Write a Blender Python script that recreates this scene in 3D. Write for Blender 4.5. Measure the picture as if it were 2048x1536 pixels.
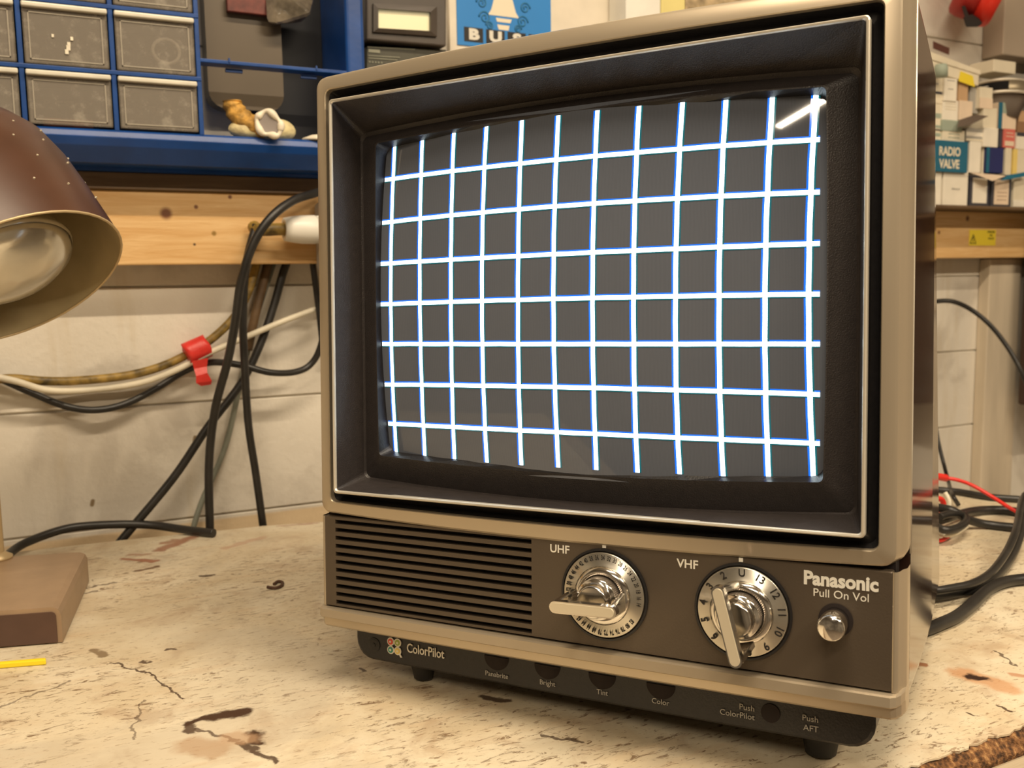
import bpy, bmesh, math, random
from mathutils import Vector, Matrix
random.seed(7)
PI = math.pi
SC = bpy.context.scene
for o in list(bpy.data.objects): bpy.data.objects.remove(o)
COL = SC.collection

# ---------------------------------------------------------------- camera
FPX = 1880.0
M = Matrix(((0.8883529762, 0.0664573092, -0.4543263317),
            (-0.4589148457, 0.0961009120, -0.8832676713),
            (-0.0150384179, 0.9931505630, 0.1158697770)))      # camera axes (columns) in the room
CAM = Vector((0, 0, .272))
cd = bpy.data.cameras.new('camera'); cd.sensor_width = 36; cd.lens = 36 * FPX / 2048
cd.clip_start = .01; cd.clip_end = 30
cam = bpy.data.objects.new('camera', cd); COL.objects.link(cam)
cam.matrix_world = Matrix.Translation(CAM) @ M.to_4x4()
cd.dof.use_dof = True; cd.dof.focus_distance = .56; cd.dof.aperture_fstop = 14.0
SC.camera = cam

# ---------------------------------------------------------------- world, lamps, exposure
w = bpy.data.worlds.new('world'); SC.world = w; w.use_nodes = True
w.node_tree.nodes['Background'].inputs[0].default_value = (1, .82, .6, 1)
w.node_tree.nodes['Background'].inputs[1].default_value = .02
SC.view_settings.view_transform = 'Standard'; SC.view_settings.look = 'None'
SC.view_settings.gamma = 1; SC.view_settings.use_curve_mapping = False
SC.view_settings.exposure = 0.78
LAMP_COL = (1.0, .825, .60)
TUBES = [(-1.25, -.05, -.765, 1.35, 11), (.45, 1.65, -.765, 1.35, 19), (-.35, .85, .1, 1.45, 14)]


def tube_light(x0, x1, y, z, watt):
    d = bpy.data.lights.new('tube_lamp', 'AREA'); d.shape = 'RECTANGLE'
    d.size = x1 - x0; d.size_y = .035; d.energy = watt; d.color = LAMP_COL
    o = bpy.data.objects.new('tube_lamp', d); o.location = ((x0 + x1) / 2, y, z); COL.objects.link(o)
    return o


# ---------------------------------------------------------------- materials
def nodes(m):
    m.use_nodes = True
    nt = m.node_tree
    return nt, nt.nodes, nt.links, nt.nodes['Principled BSDF']


def mat(name, col, rough=.5, metal=0., var=0., scale=30., bump=0., bscale=200., coat=0., emit=None, estr=1., spec=.5, stretch=None, coatr=.05):
    m = bpy.data.materials.new(name); nt, N, L, P = nodes(m)
    P.inputs['Base Color'].default_value = (*col, 1); P.inputs['Roughness'].default_value = rough
    P.inputs['Metallic'].default_value = metal; P.inputs['Coat Weight'].default_value = coat
    P.inputs['Coat Roughness'].default_value = coatr
    P.inputs['Specular IOR Level'].default_value = spec
    if emit: P.inputs['Emission Color'].default_value = (*emit, 1); P.inputs['Emission Strength'].default_value = estr
    tc = N.new('ShaderNodeTexCoord'); src = tc.outputs['Object']
    if stretch:
        mp = N.new('ShaderNodeMapping'); mp.inputs['Scale'].default_value = stretch
        L.new(src, mp.inputs[0]); src = mp.outputs[0]
    if var:
        no = N.new('ShaderNodeTexNoise'); no.inputs['Scale'].default_value = scale; no.inputs['Detail'].default_value = 6
        L.new(src, no.inputs['Vector'])
        mx = N.new('ShaderNodeMix'); mx.data_type = 'RGBA'
        a = tuple(max(0, c * (1 - var)) for c in col); b = tuple(min(1, c * (1 + var)) for c in col)
        mx.inputs[6].default_value = (*a, 1); mx.inputs[7].default_value = (*b, 1)
        mr = N.new('ShaderNodeMapRange'); mr.inputs['From Min'].default_value = .33; mr.inputs['From Max'].default_value = .67
        L.new(no.outputs[0], mr.inputs['Value']); L.new(mr.outputs[0], mx.inputs[0]); L.new(mx.outputs[2], P.inputs['Base Color'])
    if bump:
        n2 = N.new('ShaderNodeTexNoise'); n2.inputs['Scale'].default_value = bscale; n2.inputs['Detail'].default_value = 3
        L.new(src, n2.inputs['Vector'])
        bp = N.new('ShaderNodeBump'); bp.inputs['Strength'].default_value = bump; bp.inputs['Distance'].default_value = .002
        L.new(n2.outputs[0], bp.inputs['Height']); L.new(bp.outputs[0], P.inputs['Normal'])
    return m


def ramp(N, stops):
    r = N.new('ShaderNodeValToRGB'); e = r.color_ramp.elements
    while len(e) < len(stops): e.new(.5)
    for el, (p, c) in zip(e, stops): el.position = p; el.color = (*c, 1)
    return r


def mixc(N, L, fac, a, b, kind='MIX'):
    mx = N.new('ShaderNodeMix'); mx.data_type = 'RGBA'; mx.blend_type = kind
    for s, v in ((0, fac), (6, a), (7, b)):
        if hasattr(v, 'links') or hasattr(v, 'is_linked'): L.new(v, mx.inputs[s])
        elif s == 0: mx.inputs[0].default_value = v
        else: mx.inputs[s].default_value = (*v, 1)
    return mx.outputs[2]


def noise(N, L, src, scale, detail=5, stretch=None, rough=.5, dist=0., off=(0, 0, 0)):
    if stretch or off != (0, 0, 0):
        mp = N.new('ShaderNodeMapping'); mp.inputs['Scale'].default_value = stretch or (1, 1, 1); mp.inputs['Location'].default_value = off
        L.new(src, mp.inputs[0]); src = mp.outputs[0]
    n = N.new('ShaderNodeTexNoise'); n.inputs['Scale'].default_value = scale; n.inputs['Detail'].default_value = detail
    n.inputs['Roughness'].default_value = rough; n.inputs['Distortion'].default_value = dist
    L.new(src, n.inputs['Vector']); return n.outputs[0]


def math_(N, L, op, a, b=None, clamp=False):
    n = N.new('ShaderNodeMath'); n.operation = op; n.use_clamp = clamp
    for i, v in enumerate((a, b)):
        if v is None: continue
        if isinstance(v, (int, float)): n.inputs[i].default_value = v
        else: L.new(v, n.inputs[i])
    return n.outputs[0]


def sstep(N, L, v, lo, hi):
    n = N.new('ShaderNodeMapRange'); n.interpolation_type = 'SMOOTHSTEP'
    n.inputs['From Min'].default_value = lo; n.inputs['From Max'].default_value = hi
    L.new(v, n.inputs['Value']); return n.outputs[0]


def seg_mask(N, L, src, a, b, w, soft=.4):
    """1 near the segment a-b (metres in the surface's own plane), 0 away"""
    def vm(op, x, y=None):
        n = N.new('ShaderNodeVectorMath'); n.operation = op
        for i, v in enumerate((x, y)):
            if v is None: continue
            if isinstance(v, tuple): n.inputs[i].default_value = v
            else: L.new(v, n.inputs[i])
        return n
    A = (*a, 0.); d = (b[0] - a[0], b[1] - a[1], 0.); dd = d[0] ** 2 + d[1] ** 2 + 1e-12
    pa = vm('SUBTRACT', src, A).outputs[0]
    dt = vm('DOT_PRODUCT', pa, tuple(c / dd for c in d)).outputs['Value']
    t = math_(N, L, 'ADD', dt, 0., True)
    sc = N.new('ShaderNodeVectorMath'); sc.operation = 'SCALE'; sc.inputs[0].default_value = d; L.new(t, sc.inputs['Scale'])
    ds = vm('LENGTH', vm('SUBTRACT', pa, sc.outputs[0]).outputs[0]).outputs['Value']
    m = sstep(N, L, ds, w * soft, w)
    return math_(N, L, 'SUBTRACT', 1., m)


def B(u, v, z=0.):
    """point at height z seen in direction (u, v)"""
    r = M @ Vector((u - 1024, 768 - v, -FPX)); return CAM + r * ((z - CAM.z) / r.z)


def P(u, v, y):
    """point at depth y seen in direction (u, v)"""
    r = M @ Vector((u - 1024, 768 - v, -FPX)); return CAM + r * (y / r.y)


def wood(name, light, dark, axis=(1, 12, 12), knots=(), rough=.55):
    m = bpy.data.materials.new(name); nt, N, L, Pn = nodes(m)
    tc = N.new('ShaderNodeTexCoord').outputs['Object']
    g = noise(N, L, tc, 9, 6, axis, .6, 1.2)
    g2 = noise(N, L, tc, 60, 4, axis, .6)
    r = ramp(N, [(.3, dark), (.5, tuple((a + b) / 2 for a, b in zip(light, dark))), (.68, light)]); L.new(g, r.inputs[0])
    c = mixc(N, L, math_(N, L, 'MULTIPLY', g2, .35), r.outputs[0], dark)
    if knots:
        sp = N.new('ShaderNodeSeparateXYZ'); L.new(tc, sp.inputs[0])
        cb = N.new('ShaderNodeCombineXYZ'); L.new(sp.outputs[0], cb.inputs[0]); L.new(sp.outputs[2], cb.inputs[1])
        for (kx, kz, kr, kc) in knots:
            k = seg_mask(N, L, cb.outputs[0], (kx, kz), (kx, kz + .0001), kr, .35)
            c = mixc(N, L, k, c, kc)
    L.new(c, Pn.inputs['Base Color']); Pn.inputs['Roughness'].default_value = rough
    bp = N.new('ShaderNodeBump'); bp.inputs['Strength'].default_value = .25; bp.inputs['Distance'].default_value = .001
    L.new(g2, bp.inputs['Height']); L.new(bp.outputs[0], Pn.inputs['Normal'])
    return m


def painted_wall():
    m = bpy.data.materials.new('painted_boards'); nt, N, L, Pn = nodes(m)
    tc = N.new('ShaderNodeTexCoord').outputs['Object']
    a = noise(N, L, tc, 5, 6, (1, 1, 1.6), .6, .8)
    b = noise(N, L, tc, 3.2, 5, (1, 1, 1), .55, 2.2, (3, 1, 0))
    c = noise(N, L, tc, 130, 3)
    s = noise(N, L, tc, 22, 4, (1, 1, .12), .6)
    base = mixc(N, L, a, (.82, .77, .68), (.70, .65, .56))
    base = mixc(N, L, math_(N, L, 'MULTIPLY', sstep(N, L, b, .51, .66), .60), base, (.50, .45, .38))
    base = mixc(N, L, math_(N, L, 'MULTIPLY', sstep(N, L, s, .56, .75), .45), base, (.60, .50, .34))
    # bare lower board at the left, paint worn off
    sp = N.new('ShaderNodeSeparateXYZ'); L.new(tc, sp.inputs[0])
    low = math_(N, L, 'MULTIPLY', math_(N, L, 'SUBTRACT', 1., sstep(N, L, sp.outputs[2], -.006, -.002)),
                math_(N, L, 'SUBTRACT', 1., sstep(N, L, sp.outputs[0], .35, .5)))
    g = noise(N, L, tc, 14, 5, (.6, 1, 9), .6)
    wd = mixc(N, L, g, (.80, .64, .42), (.66, .50, .31))
    base = mixc(N, L, low, base, wd)
    for (x, z) in ((.16, .09), (.05, .03), (1.28, .21), (1.3, -.05)):
        cb = N.new('ShaderNodeCombineXYZ'); L.new(sp.outputs[0], cb.inputs[0]); L.new(sp.outputs[2], cb.inputs[1])
        base = mixc(N, L, seg_mask(N, L, cb.outputs[0], (x, z), (x + .001, z + .004), .003), base, (.25, .18, .1))
    L.new(base, Pn.inputs['Base Color']); Pn.inputs['Roughness'].default_value = .6
    bp = N.new('ShaderNodeBump'); bp.inputs['Strength'].default_value = .3; bp.inputs['Distance'].default_value = .002
    L.new(math_(N, L, 'ADD', c, math_(N, L, 'MULTIPLY', b, 4.)), bp.inputs['Height']); L.new(bp.outputs[0], Pn.inputs['Normal'])
    return m


def bench_paint():
    m = bpy.data.materials.new('worn_cream_paint'); nt, N, L, Pn = nodes(m)
    tco = N.new('ShaderNodeTexCoord').outputs['Object']
    ad = N.new('ShaderNodeVectorMath'); ad.operation = 'ADD'; L.new(tco, ad.inputs[0]); ad.inputs[1].default_value = (.3, .7, 0); tc = ad.outputs[0]
    rot = N.new('ShaderNodeMapping'); rot.inputs['Rotation'].default_value = (0, 0, .05); L.new(tc, rot.inputs[0]); rc = rot.outputs[0]
    a = noise(N, L, tc, 9, 7, None, .6, .8)
    b = noise(N, L, rc, 14, 6, (1, 5, 1), .65, .4)
    base = mixc(N, L, sstep(N, L, a, .35, .65), (.74, .66, .50), (.62, .52, .36))
    base = mixc(N, L, math_(N, L, 'MULTIPLY', sstep(N, L, b, .5, .8), .5), base, (.62, .44, .27))
    # grain-like dark nicks
    g1 = noise(N, L, rc, 60, 7, (1, 3, 1), .75, 1.2, (5, 2, 0))
    msk = noise(N, L, tc, 6, 3, None, .5, 0, (9, 4, 0))
    nk = math_(N, L, 'MULTIPLY', sstep(N, L, g1, .555, .63), sstep(N, L, msk, .38, .56))
    base = mixc(N, L, math_(N, L, 'MULTIPLY', nk, .85), base, (.16, .085, .035))
    g2 = noise(N, L, rc, 130, 5, (1, 3, 1), .6, .2, (2, 7, 0))
    base = mixc(N, L, math_(N, L, 'MULTIPLY', sstep(N, L, g2, .585, .67), .65), base, (.22, .12, .05))
    g3 = noise(N, L, tc, 24, 5, (1, 1, 1), .6, .5, (1, 3, 0))
    base = mixc(N, L, math_(N, L, 'MULTIPLY', sstep(N, L, g3, .52, .70), .50), base, (.42, .29, .18))
    g4 = noise(N, L, tc, 3.5, 6, (1, 1, 1), .65, 1.0, (4, 8, 0))
    base = mixc(N, L, math_(N, L, 'MULTIPLY', sstep(N, L, g4, .52, .66), .45), base, (.46, .40, .31))
    g5 = noise(N, L, tc, 300, 3, None, .7)
    base = mixc(N, L, math_(N, L, 'MULTIPLY', sstep(N, L, g5, .62, .75), .35), base, (.35, .25, .15))
    # wobbly coordinates for the individual marks
    wob = N.new('ShaderNodeTexNoise'); wob.inputs['Scale'].default_value = 90; wob.inputs['Detail'].default_value = 4
    L.new(tc, wob.inputs['Vector'])
    v1 = N.new('ShaderNodeVectorMath'); v1.operation = 'SUBTRACT'; L.new(wob.outputs[1], v1.inputs[0]); v1.inputs[1].default_value = (.5, .5, .5)
    v2 = N.new('ShaderNodeVectorMath'); v2.operation = 'SCALE'; L.new(v1.outputs[0], v2.inputs[0]); v2.inputs['Scale'].default_value = .014
    v3 = N.new('ShaderNodeVectorMath'); v3.operation = 'ADD'; L.new(v2.outputs[0], v3.inputs[0]); L.new(tc, v3.inputs[1])
    v4 = N.new('ShaderNodeVectorMath'); v4.operation = 'MULTIPLY'; L.new(v3.outputs[0], v4.inputs[0]); v4.inputs[1].default_value = (1, 1, 0)
    dk, rd = (.055, .025, .012), (.33, .12, .06)
    marks = [((372, 1448), (430, 1432), .0032, dk, 1), ((425, 1434), (488, 1424), .0048, dk, 1), ((370, 1448), (385, 1462), .003, dk, .9),
             ((395, 1458), (470, 1480), .0016, dk, .8), ((478, 1484), (550, 1524), .0022, dk, .9), ((508, 1466), (514, 1486), .0045, dk, 1),
             ((380, 1490), (430, 1500), .009, (.40, .24, .13), .6), ((460, 1476), (500, 1478), .007, (.45, .28, .16), .6),
             ((225, 1325), (300, 1350), .0009, dk, .9), ((300, 1350), (370, 1396), .0009, dk, .9), ((190, 1300), (205, 1312), .003, (.22, .15, .08), .9),
             ((248, 1118), (310, 1122), .0042, rd, .9), ((262, 1110), (300, 1108), .003, rd, .6), ((320, 1100), (385, 1074), .0065, rd, .8), ((330, 1086), (350, 1080), .005, rd, .7), ((272, 1142), (312, 1134), .003, (.18, .1, .05), .95),
             ((408, 1152), (424, 1150), .0026, dk, .9), ((450, 1096), (530, 1074), .004, (.5, .3, .2), .6), ((560, 1052), (630, 1046), .003, rd, .5),
             ((722, 1336), (730, 1342), .0018, dk, .9),
             ((1925, 1346), (2010, 1374), .009, (.55, .27, .12), .7), ((1938, 1352), (1966, 1358), .0042, (.03, .012, .008), 1),
             ((1825, 1330), (1850, 1330), .003, (.3, .12, .05), .9), ((1990, 1300), (2030, 1330), .0009, dk, .8),  # first mark: burn spot's reflection in the set's side, painted on the bench
             ((1995, 1412), (2025, 1422), .0013, dk, .9), ((1935, 1426), (1950, 1430), .0012, dk, .9), ((965, 1392), (1010, 1400), .003, dk, .9),
             ((1080, 1470), (1160, 1482), .0014, dk, .8), ((285, 1323), (296, 1325), .0016, dk, .9), ((335, 1300), (350, 1299), .0014, dk, .9),
             ((0, 1414), (140, 1362), .001, dk, .6), ((262, 1480), (285, 1400), .0008, dk, .6), ((1782, 1392), (1800, 1389), .0008, dk, .9),
             ((2030, 1350), (2048, 1352), .004, (.45, .18, .08), .7), ((150, 1180), (230, 1165), .0014, dk, .7), ((165, 1186), (195, 1182), .0014, dk, .7)]
    for (p, q, wd, c, op) in marks:
        wd *= 1.45
        pa, pb = B(*p), B(*q)
        k = seg_mask(N, L, v4.outputs[0], (pa.x, pa.y), (pb.x, pb.y), wd)
        base = mixc(N, L, math_(N, L, 'MULTIPLY', k, op), base, c)
    L.new(base, Pn.inputs['Base Color']); Pn.inputs['Roughness'].default_value = .42
    bp = N.new('ShaderNodeBump'); bp.inputs['Strength'].default_value = .35; bp.inputs['Distance'].default_value = .001
    L.new(math_(N, L, 'SUBTRACT', a, nk), bp.inputs['Height']); L.new(bp.outputs[0], Pn.inputs['Normal'])
    return m


def chip_mat():
    m = bpy.data.materials.new('broken_chipboard'); nt, N, L, Pn = nodes(m)
    tc = N.new('ShaderNodeTexCoord').outputs['Object']
    v = N.new('ShaderNodeTexVoronoi'); v.inputs['Scale'].default_value = 330; L.new(tc, v.inputs['Vector'])
    n = noise(N, L, tc, 180, 5, None, .7)
    r = ramp(N, [(.38, (.03, .013, .005)), (.55, (.09, .040, .014)), (.74, (.24, .11, .04)), (.95, (.55, .32, .13))])
    L.new(math_(N, L, 'ADD', math_(N, L, 'MULTIPLY', v.outputs['Distance'], .5), math_(N, L, 'MULTIPLY', n, .8)), r.inputs[0])
    L.new(r.outputs[0], Pn.inputs['Base Color']); Pn.inputs['Roughness'].default_value = .9
    bp = N.new('ShaderNodeBump'); bp.inputs['Strength'].default_value = 1; bp.inputs['Distance'].default_value = .004
    L.new(n, bp.inputs['Height']); L.new(bp.outputs[0], Pn.inputs['Normal'])
    return m


MT = {
    'champagne': mat('champagne_metal', (.50, .42, .31), .33, .6, .03, 8),
    'silver': mat('bright_trim', (.86, .80, .68), .34, .6),
    'black': mat('black_plastic', (.013, .012, .013), .38, 0, .15, 300, .10, 900),
    'surround': mat('dark_surround_plastic', (.036, .030, .029), .40, 0, .10, 200, .22, 1300, spec=.6),
    'panel': mat('brown_panel', (.104, .080, .057), .40, .35, .05, 12, .06, 900),
    'slot': mat('slot_dark', (.012, .006, .005), .8),
    'cabinet': mat('dark_brown_gloss', (.040, .020, .014), .09, 0, .1, 6, 0, 40, spec=.5),
    'chrome': mat('chrome', (.78, .75, .70), .13, 1),
    'brushed': mat('brushed_dial', (.58, .55, .48), .27, .9, .08, 60),
    'knurl': mat('knurled_metal', (.40, .35, .30), .35, .9),
    'cream_insert': mat('cream_insert', (.74, .66, .50), .35, .3),
    'white_ink': mat('white_ink', (.80, .77, .68), .5),
    'grey_ink': mat('grey_ink', (.42, .40, .36), .5),
    'black_ink': mat('black_ink', (.015, .012, .01), .5),
    'rubber': mat('black_rubber', (.018, .017, .016), .55),
    'cable': mat('black_cable', (.022, .020, .018), .38, 0, .3, 40),
    'cable_grey': mat('grey_cable', (.20, .21, .17), .45, 0, .2, 30),
    'cable_white': mat('white_cable', (.74, .68, .54), .45, 0, .15, 30),
    'cable_brown': mat('dirty_yellow_cable', (.24, .155, .035), .5, 0, .75, 70),
    'red_cable': mat('red_cable', (.72, .03, .02), .35),
    'red_tape': mat('red_tape', (.74, .045, .035), .4, 0, .1, 80, .3, 200),
    'white_plastic': mat('white_plastic', (.85, .82, .74), .35),
    'grey_plastic': mat('grey_plastic', (.42, .40, .38), .45),
    'blue': mat('blue_plastic', (.008, .062, .27), .35, 0, .15, 30, .05, 200),
    'navy': mat('shaded_back', (.004, .005, .010), .5),  # navy lowered toward black for the shade in the open bay
    'clear_lip': mat('clear_lip', (.80, .76, .64), .25, 0, .1, 30),
    'wall': painted_wall(), 'bench': bench_paint(), 'chip': chip_mat(),
    'timber': wood('grey_timber', (.50, .42, .30), (.34, .26, .17)),
    'darkwood': wood('dark_shelf_wood', (.20, .13, .07), (.11, .065, .035)),
    'plaster': mat('room_plaster', (.55, .50, .42), .8, 0, .15, 3),
    'roomdark': mat('room_clutter_wall', (.28, .26, .23), .8, 0, .4, 2),
    'floor': mat('floor_boards', (.25, .20, .15), .6, 0, .2, 8),
    'ceil': mat('ceiling_paint', (.45, .43, .40), .8),
    'lamp_brown': mat('brown_enamel', (.078, .032, .017), .34, 0, .25, 12, .04, 60, coat=.15, coatr=.3),
    'lamp_in': mat('lamp_inside', (.50, .41, .24), .40, .25, .12, 25),
    'lamp_rim': mat('lamp_rim', (.60, .46, .26), .4, .3),
    'base_tan': mat('lamp_base_tan', (.36, .25, .16), .42, .2, .15, 18, .1, 80),
    'base_dark': mat('lamp_base_dark', (.085, .045, .032), .5, 0, .2, 30),
    'bulb': mat('reflector_bulb', (.80, .76, .66), .18, .55, .1, 14),
    'bulb_glass': mat('frosted_glass', (.78, .73, .62), .22, 0, .1, 14, coat=.6),
    'yellow': mat('yellow_plastic', (.90, .72, .02), .35),
    'bone': mat('bone_shell', (.82, .66, .36), .6, 0, .35, 60, .8, 120),
    'horn': mat('rough_shell', (.50, .28, .06), .7, 0, .6, 110, 1., 140),
    'shell_white': mat('shell_white', (.90, .82, .66), .45, 0, .1, 60, .3, 100),
    'shell_in': mat('shell_inside', (.30, .26, .24), .5),
}


def card(name, col, rough=.6, var=.06): return mat(name, col, rough, 0, var, 25)


# ---------------------------------------------------------------- mesh builder
class MB:
    def __init__(s): s.v = []; s.f = []; s.m = []; s.sm = []

    def add(s, vs, fs, mi=0, smooth=False):
        k = len(s.v); s.v += [Vector(v) for v in vs]
        for f in fs: s.f.append([i + k for i in f]); s.m.append(mi); s.sm.append(smooth)
        return s

    def box(s, a, b, mi=0):
        (x0, y0, z0), (x1, y1, z1) = a, b
        vs = [(x0, y0, z0), (x1, y0, z0), (x1, y1, z0), (x0, y1, z0), (x0, y0, z1), (x1, y0, z1), (x1, y1, z1), (x0, y1, z1)]
        return s.add(vs, [(0, 3, 2, 1), (4, 5, 6, 7), (0, 1, 5, 4), (1, 2, 6, 5), (2, 3, 7, 6), (3, 0, 4, 7)], mi)

    def hull(s, pts, mi=0, bev=0., seg=2, smooth=False):
        bm = bmesh.new()
        for p in pts: bm.verts.new(p)
        r = bmesh.ops.convex_hull(bm, input=bm.verts)
        junk = [g for g in r['geom_interior'] + r['geom_unused'] if isinstance(g, bmesh.types.BMVert)]
        if junk: bmesh.ops.delete(bm, geom=list(set(junk)), context='VERTS')
        bmesh.ops.dissolve_limit(bm, angle_limit=.02, verts=bm.verts, edges=bm.edges)
        if bev: bmesh.ops.bevel(bm, geom=list(bm.edges), offset=bev, segments=seg, profile=.5, affect='EDGES')
        bm.verts.ensure_lookup_table(); bm.verts.index_update()
        s.add([v.co.copy() for v in bm.verts], [[v.index for v in f.verts] for f in bm.faces], mi, smooth); bm.free(); return s

    def rbox(s, a, b, r, mi=0, seg=2):
        (x0, y0, z0), (x1, y1, z1) = a, b
        return s.hull([(x, y, z) for x in (x0, x1) for y in (y0, y1) for z in (z0, z1)], mi, r, seg, False)

    def rings(s, loops, mi=0, smooth=True, cap0=False, cap1=False, closed=True):
        n = len(loops[0]); vs = [p for l in loops for p in l]; fs = []
        for i in range(len(loops) - 1):
            for j in range(n if closed else n - 1):
                a = i * n + j; b = i * n + (j + 1) % n
                fs.append((a, b, b + n, a + n))
        k = len(s.v); s.add(vs, fs, mi, smooth)
        if cap0: s.f.append([k + j for j in range(n)][::-1]); s.m.append(mi); s.sm.append(False)
        if cap1: s.f.append([k + (len(loops) - 1) * n + j for j in range(n)]); s.m.append(mi); s.sm.append(False)
        return s

    def lathe(s, c, axis, prof, mi=0, n=48, smooth=True, caps=True):
        """prof: (radius, height along axis)"""
        ax = Vector(axis).normalized(); u = ax.orthogonal().normalized(); v = ax.cross(u); c = Vector(c)
        loops = [[c + ax * h + (u * math.cos(2 * PI * j / n) + v * math.sin(2 * PI * j / n)) * max(r, 1e-5) for j in range(n)] for r, h in prof]
        return s.rings(loops, mi, smooth, caps, caps)

    def tube(s, pts, r, mi=0, n=10, sub=6, caps=True):
        pts = [Vector(p) for p in pts]; q = []
        for i in range(len(pts) - 1):
            p0 = pts[max(i - 1, 0)]; p1 = pts[i]; p2 = pts[i + 1]; p3 = pts[min(i + 2, len(pts) - 1)]
            for k in range(sub):
                t = k / sub
                q.append(.5 * (2 * p1 + (p2 - p0) * t + (2 * p0 - 5 * p1 + 4 * p2 - p3) * t * t + (3 * p1 - p0 - 3 * p2 + p3) * t ** 3))
        q.append(pts[-1])
        T = (q[1] - q[0]).normalized(); u = T.orthogonal().normalized(); loops = []
        for i, p in enumerate(q):
            T2 = (q[min(i + 1, len(q) - 1)] - q[max(i - 1, 0)]).normalized()
            u = (u - T2 * u.dot(T2)).normalized(); v = T2.cross(u)
            rr = r(i / (len(q) - 1)) if callable(r) else r
            loops.append([p + (u * math.cos(2 * PI * j / n) + v * math.sin(2 * PI * j / n)) * rr for j in range(n)])
        return s.rings(loops, mi, True, caps, caps)

    def text(s, txt, size, place, mi=0, bold=0., align='CENTER', ext=.00012, sx=1.):
        """place: function (x, y, h) -> point"""
        cu = bpy.data.curves.new('t', 'FONT'); cu.body = txt; cu.size = size; cu.align_x = align; cu.align_y = 'CENTER'
        cu.offset = bold; cu.extrude = ext; cu.resolution_u = 3
        o = bpy.data.objects.new('t', cu); COL.objects.link(o); bpy.context.view_layer.update()
        dg = bpy.context.evaluated_depsgraph_get(); me = bpy.data.meshes.new_from_object(o.evaluated_get(dg))
        s.add([place(v.co.x * sx, v.co.y, v.co.z) for v in me.vertices], [list(p.vertices) for p in me.polygons], mi)
        bpy.data.objects.remove(o); bpy.data.meshes.remove(me); bpy.data.curves.remove(cu); return s

    def shift(s, d):
        d = Vector(d); s.v = [v + d for v in s.v]; return s

    def build(s, name, mats, parent=None, fix=True):
        if not isinstance(mats, (list, tuple)): mats = [mats]
        me = bpy.data.meshes.new(name); me.from_pydata([tuple(v) for v in s.v], [], s.f)
        for m in mats: me.materials.append(MT[m] if isinstance(m, str) else m)
        for p, mi, sm in zip(me.polygons, s.m, s.sm): p.material_index = mi; p.use_smooth = sm
        if fix:
            bm = bmesh.new(); bm.from_mesh(me)
            bmesh.ops.recalc_face_normals(bm, faces=bm.faces); bm.to_mesh(me); bm.free()
        me.update()
        o = bpy.data.objects.new(name, me); COL.objects.link(o)
        if parent: o.parent = parent
        return o


def tag(o, label=None, cat=None, group=None, kind=None):
    if label: o['label'] = label
    if cat: o['category'] = cat
    if group: o['group'] = group
    if kind: o['kind'] = kind
    return o


def empty(name, loc, label, cat, group=None):
    o = bpy.data.objects.new(name, None); o.empty_display_size = .02; o.location = loc; COL.objects.link(o)
    return tag(o, label, cat, group)


def part(mb, name, mats, root):
    mb.shift(-Vector(root.location)); return mb.build(name, mats, root)


def rrect(x0, x1, z0, z1, r, bx=0., bz=0., k=5, ns=8):
    """rounded rectangle, edges bowed outward by bx (left/right) and bz (top/bottom)"""
    pts = []
    cs = [((x1 - r, z1 - r), 0), ((x0 + r, z1 - r), 90), ((x0 + r, z0 + r), 180), ((x1 - r, z0 + r), 270)]
    for i, ((cx, cz), a0) in enumerate(cs):
        arc = [(cx + r * math.cos(math.radians(a0 + 90 * j / k)), cz + r * math.sin(math.radians(a0 + 90 * j / k))) for j in range(k + 1)]
        pts += arc
        (nx, nz), na = cs[(i + 1) % 4]
        e = (nx + r * math.cos(math.radians(na)), nz + r * math.sin(math.radians(na)))
        s = arc[-1]
        pts += [(s[0] + (e[0] - s[0]) * j / ns, s[1] + (e[1] - s[1]) * j / ns) for j in range(1, ns)]
    mx, mz = (x0 + x1) / 2, (z0 + z1) / 2; hx, hz = (x1 - x0) / 2, (z1 - z0) / 2
    out = []
    for x, z in pts:
        tx = (x - mx) / hx; tz = (z - mz) / hz
        out.append((x + tx * bx * (1 - tz * tz), z + tz * bz * (1 - tx * tx)))
    return out


# ================================================================ THE ROOM
def struct(mb, name, m): return tag(mb.build(name, m), kind='structure')


X0, X1, Y0, Z0, Z1, WY = -2.3, 2.6, -2.2, -.9, 1.55, 1.1
wb = MB()
zs = [Z0, -.52, -.39, -.26, -.13 + .001, .002, .1345, .265, .395, .525, .655, .785, .915, 1.045, 1.175, 1.305, 1.435, Z1]
for a, b in zip(zs[:-1], zs[1:]):
    def sl(x, z): return z if z in (Z0, Z1) else z - .006 * (x - .1)
    g = .0012
    wb.hull([(x, y, sl(x, z)) for x in (X0, X1) for y in (WY, WY + .02) for z in (a + g, b - g)], 0, .0008, 1)
wb.box((X0, WY + .004, Z0), (X1, WY + .03, Z1))
struct(wb, 'wall_back', 'wall')
struct(MB().box((X0, Y0, Z0 - .05), (X1, WY, Z0)), 'floor', 'floor')
struct(MB().box((X0, Y0, Z1), (X1, WY, Z1 + .05)), 'ceiling', 'ceil')
struct(MB().box((X0 - .05, Y0, Z0), (X0, WY, Z1)), 'wall_left', 'roomdark')
struct(MB().box((X1, Y0, Z0), (X1 + .05, WY, Z1)), 'wall_right', 'plaster')
struct(MB().box((X0, Y0 - .05, Z0), (X1, Y0, Z1)), 'wall_front', 'roomdark')

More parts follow.
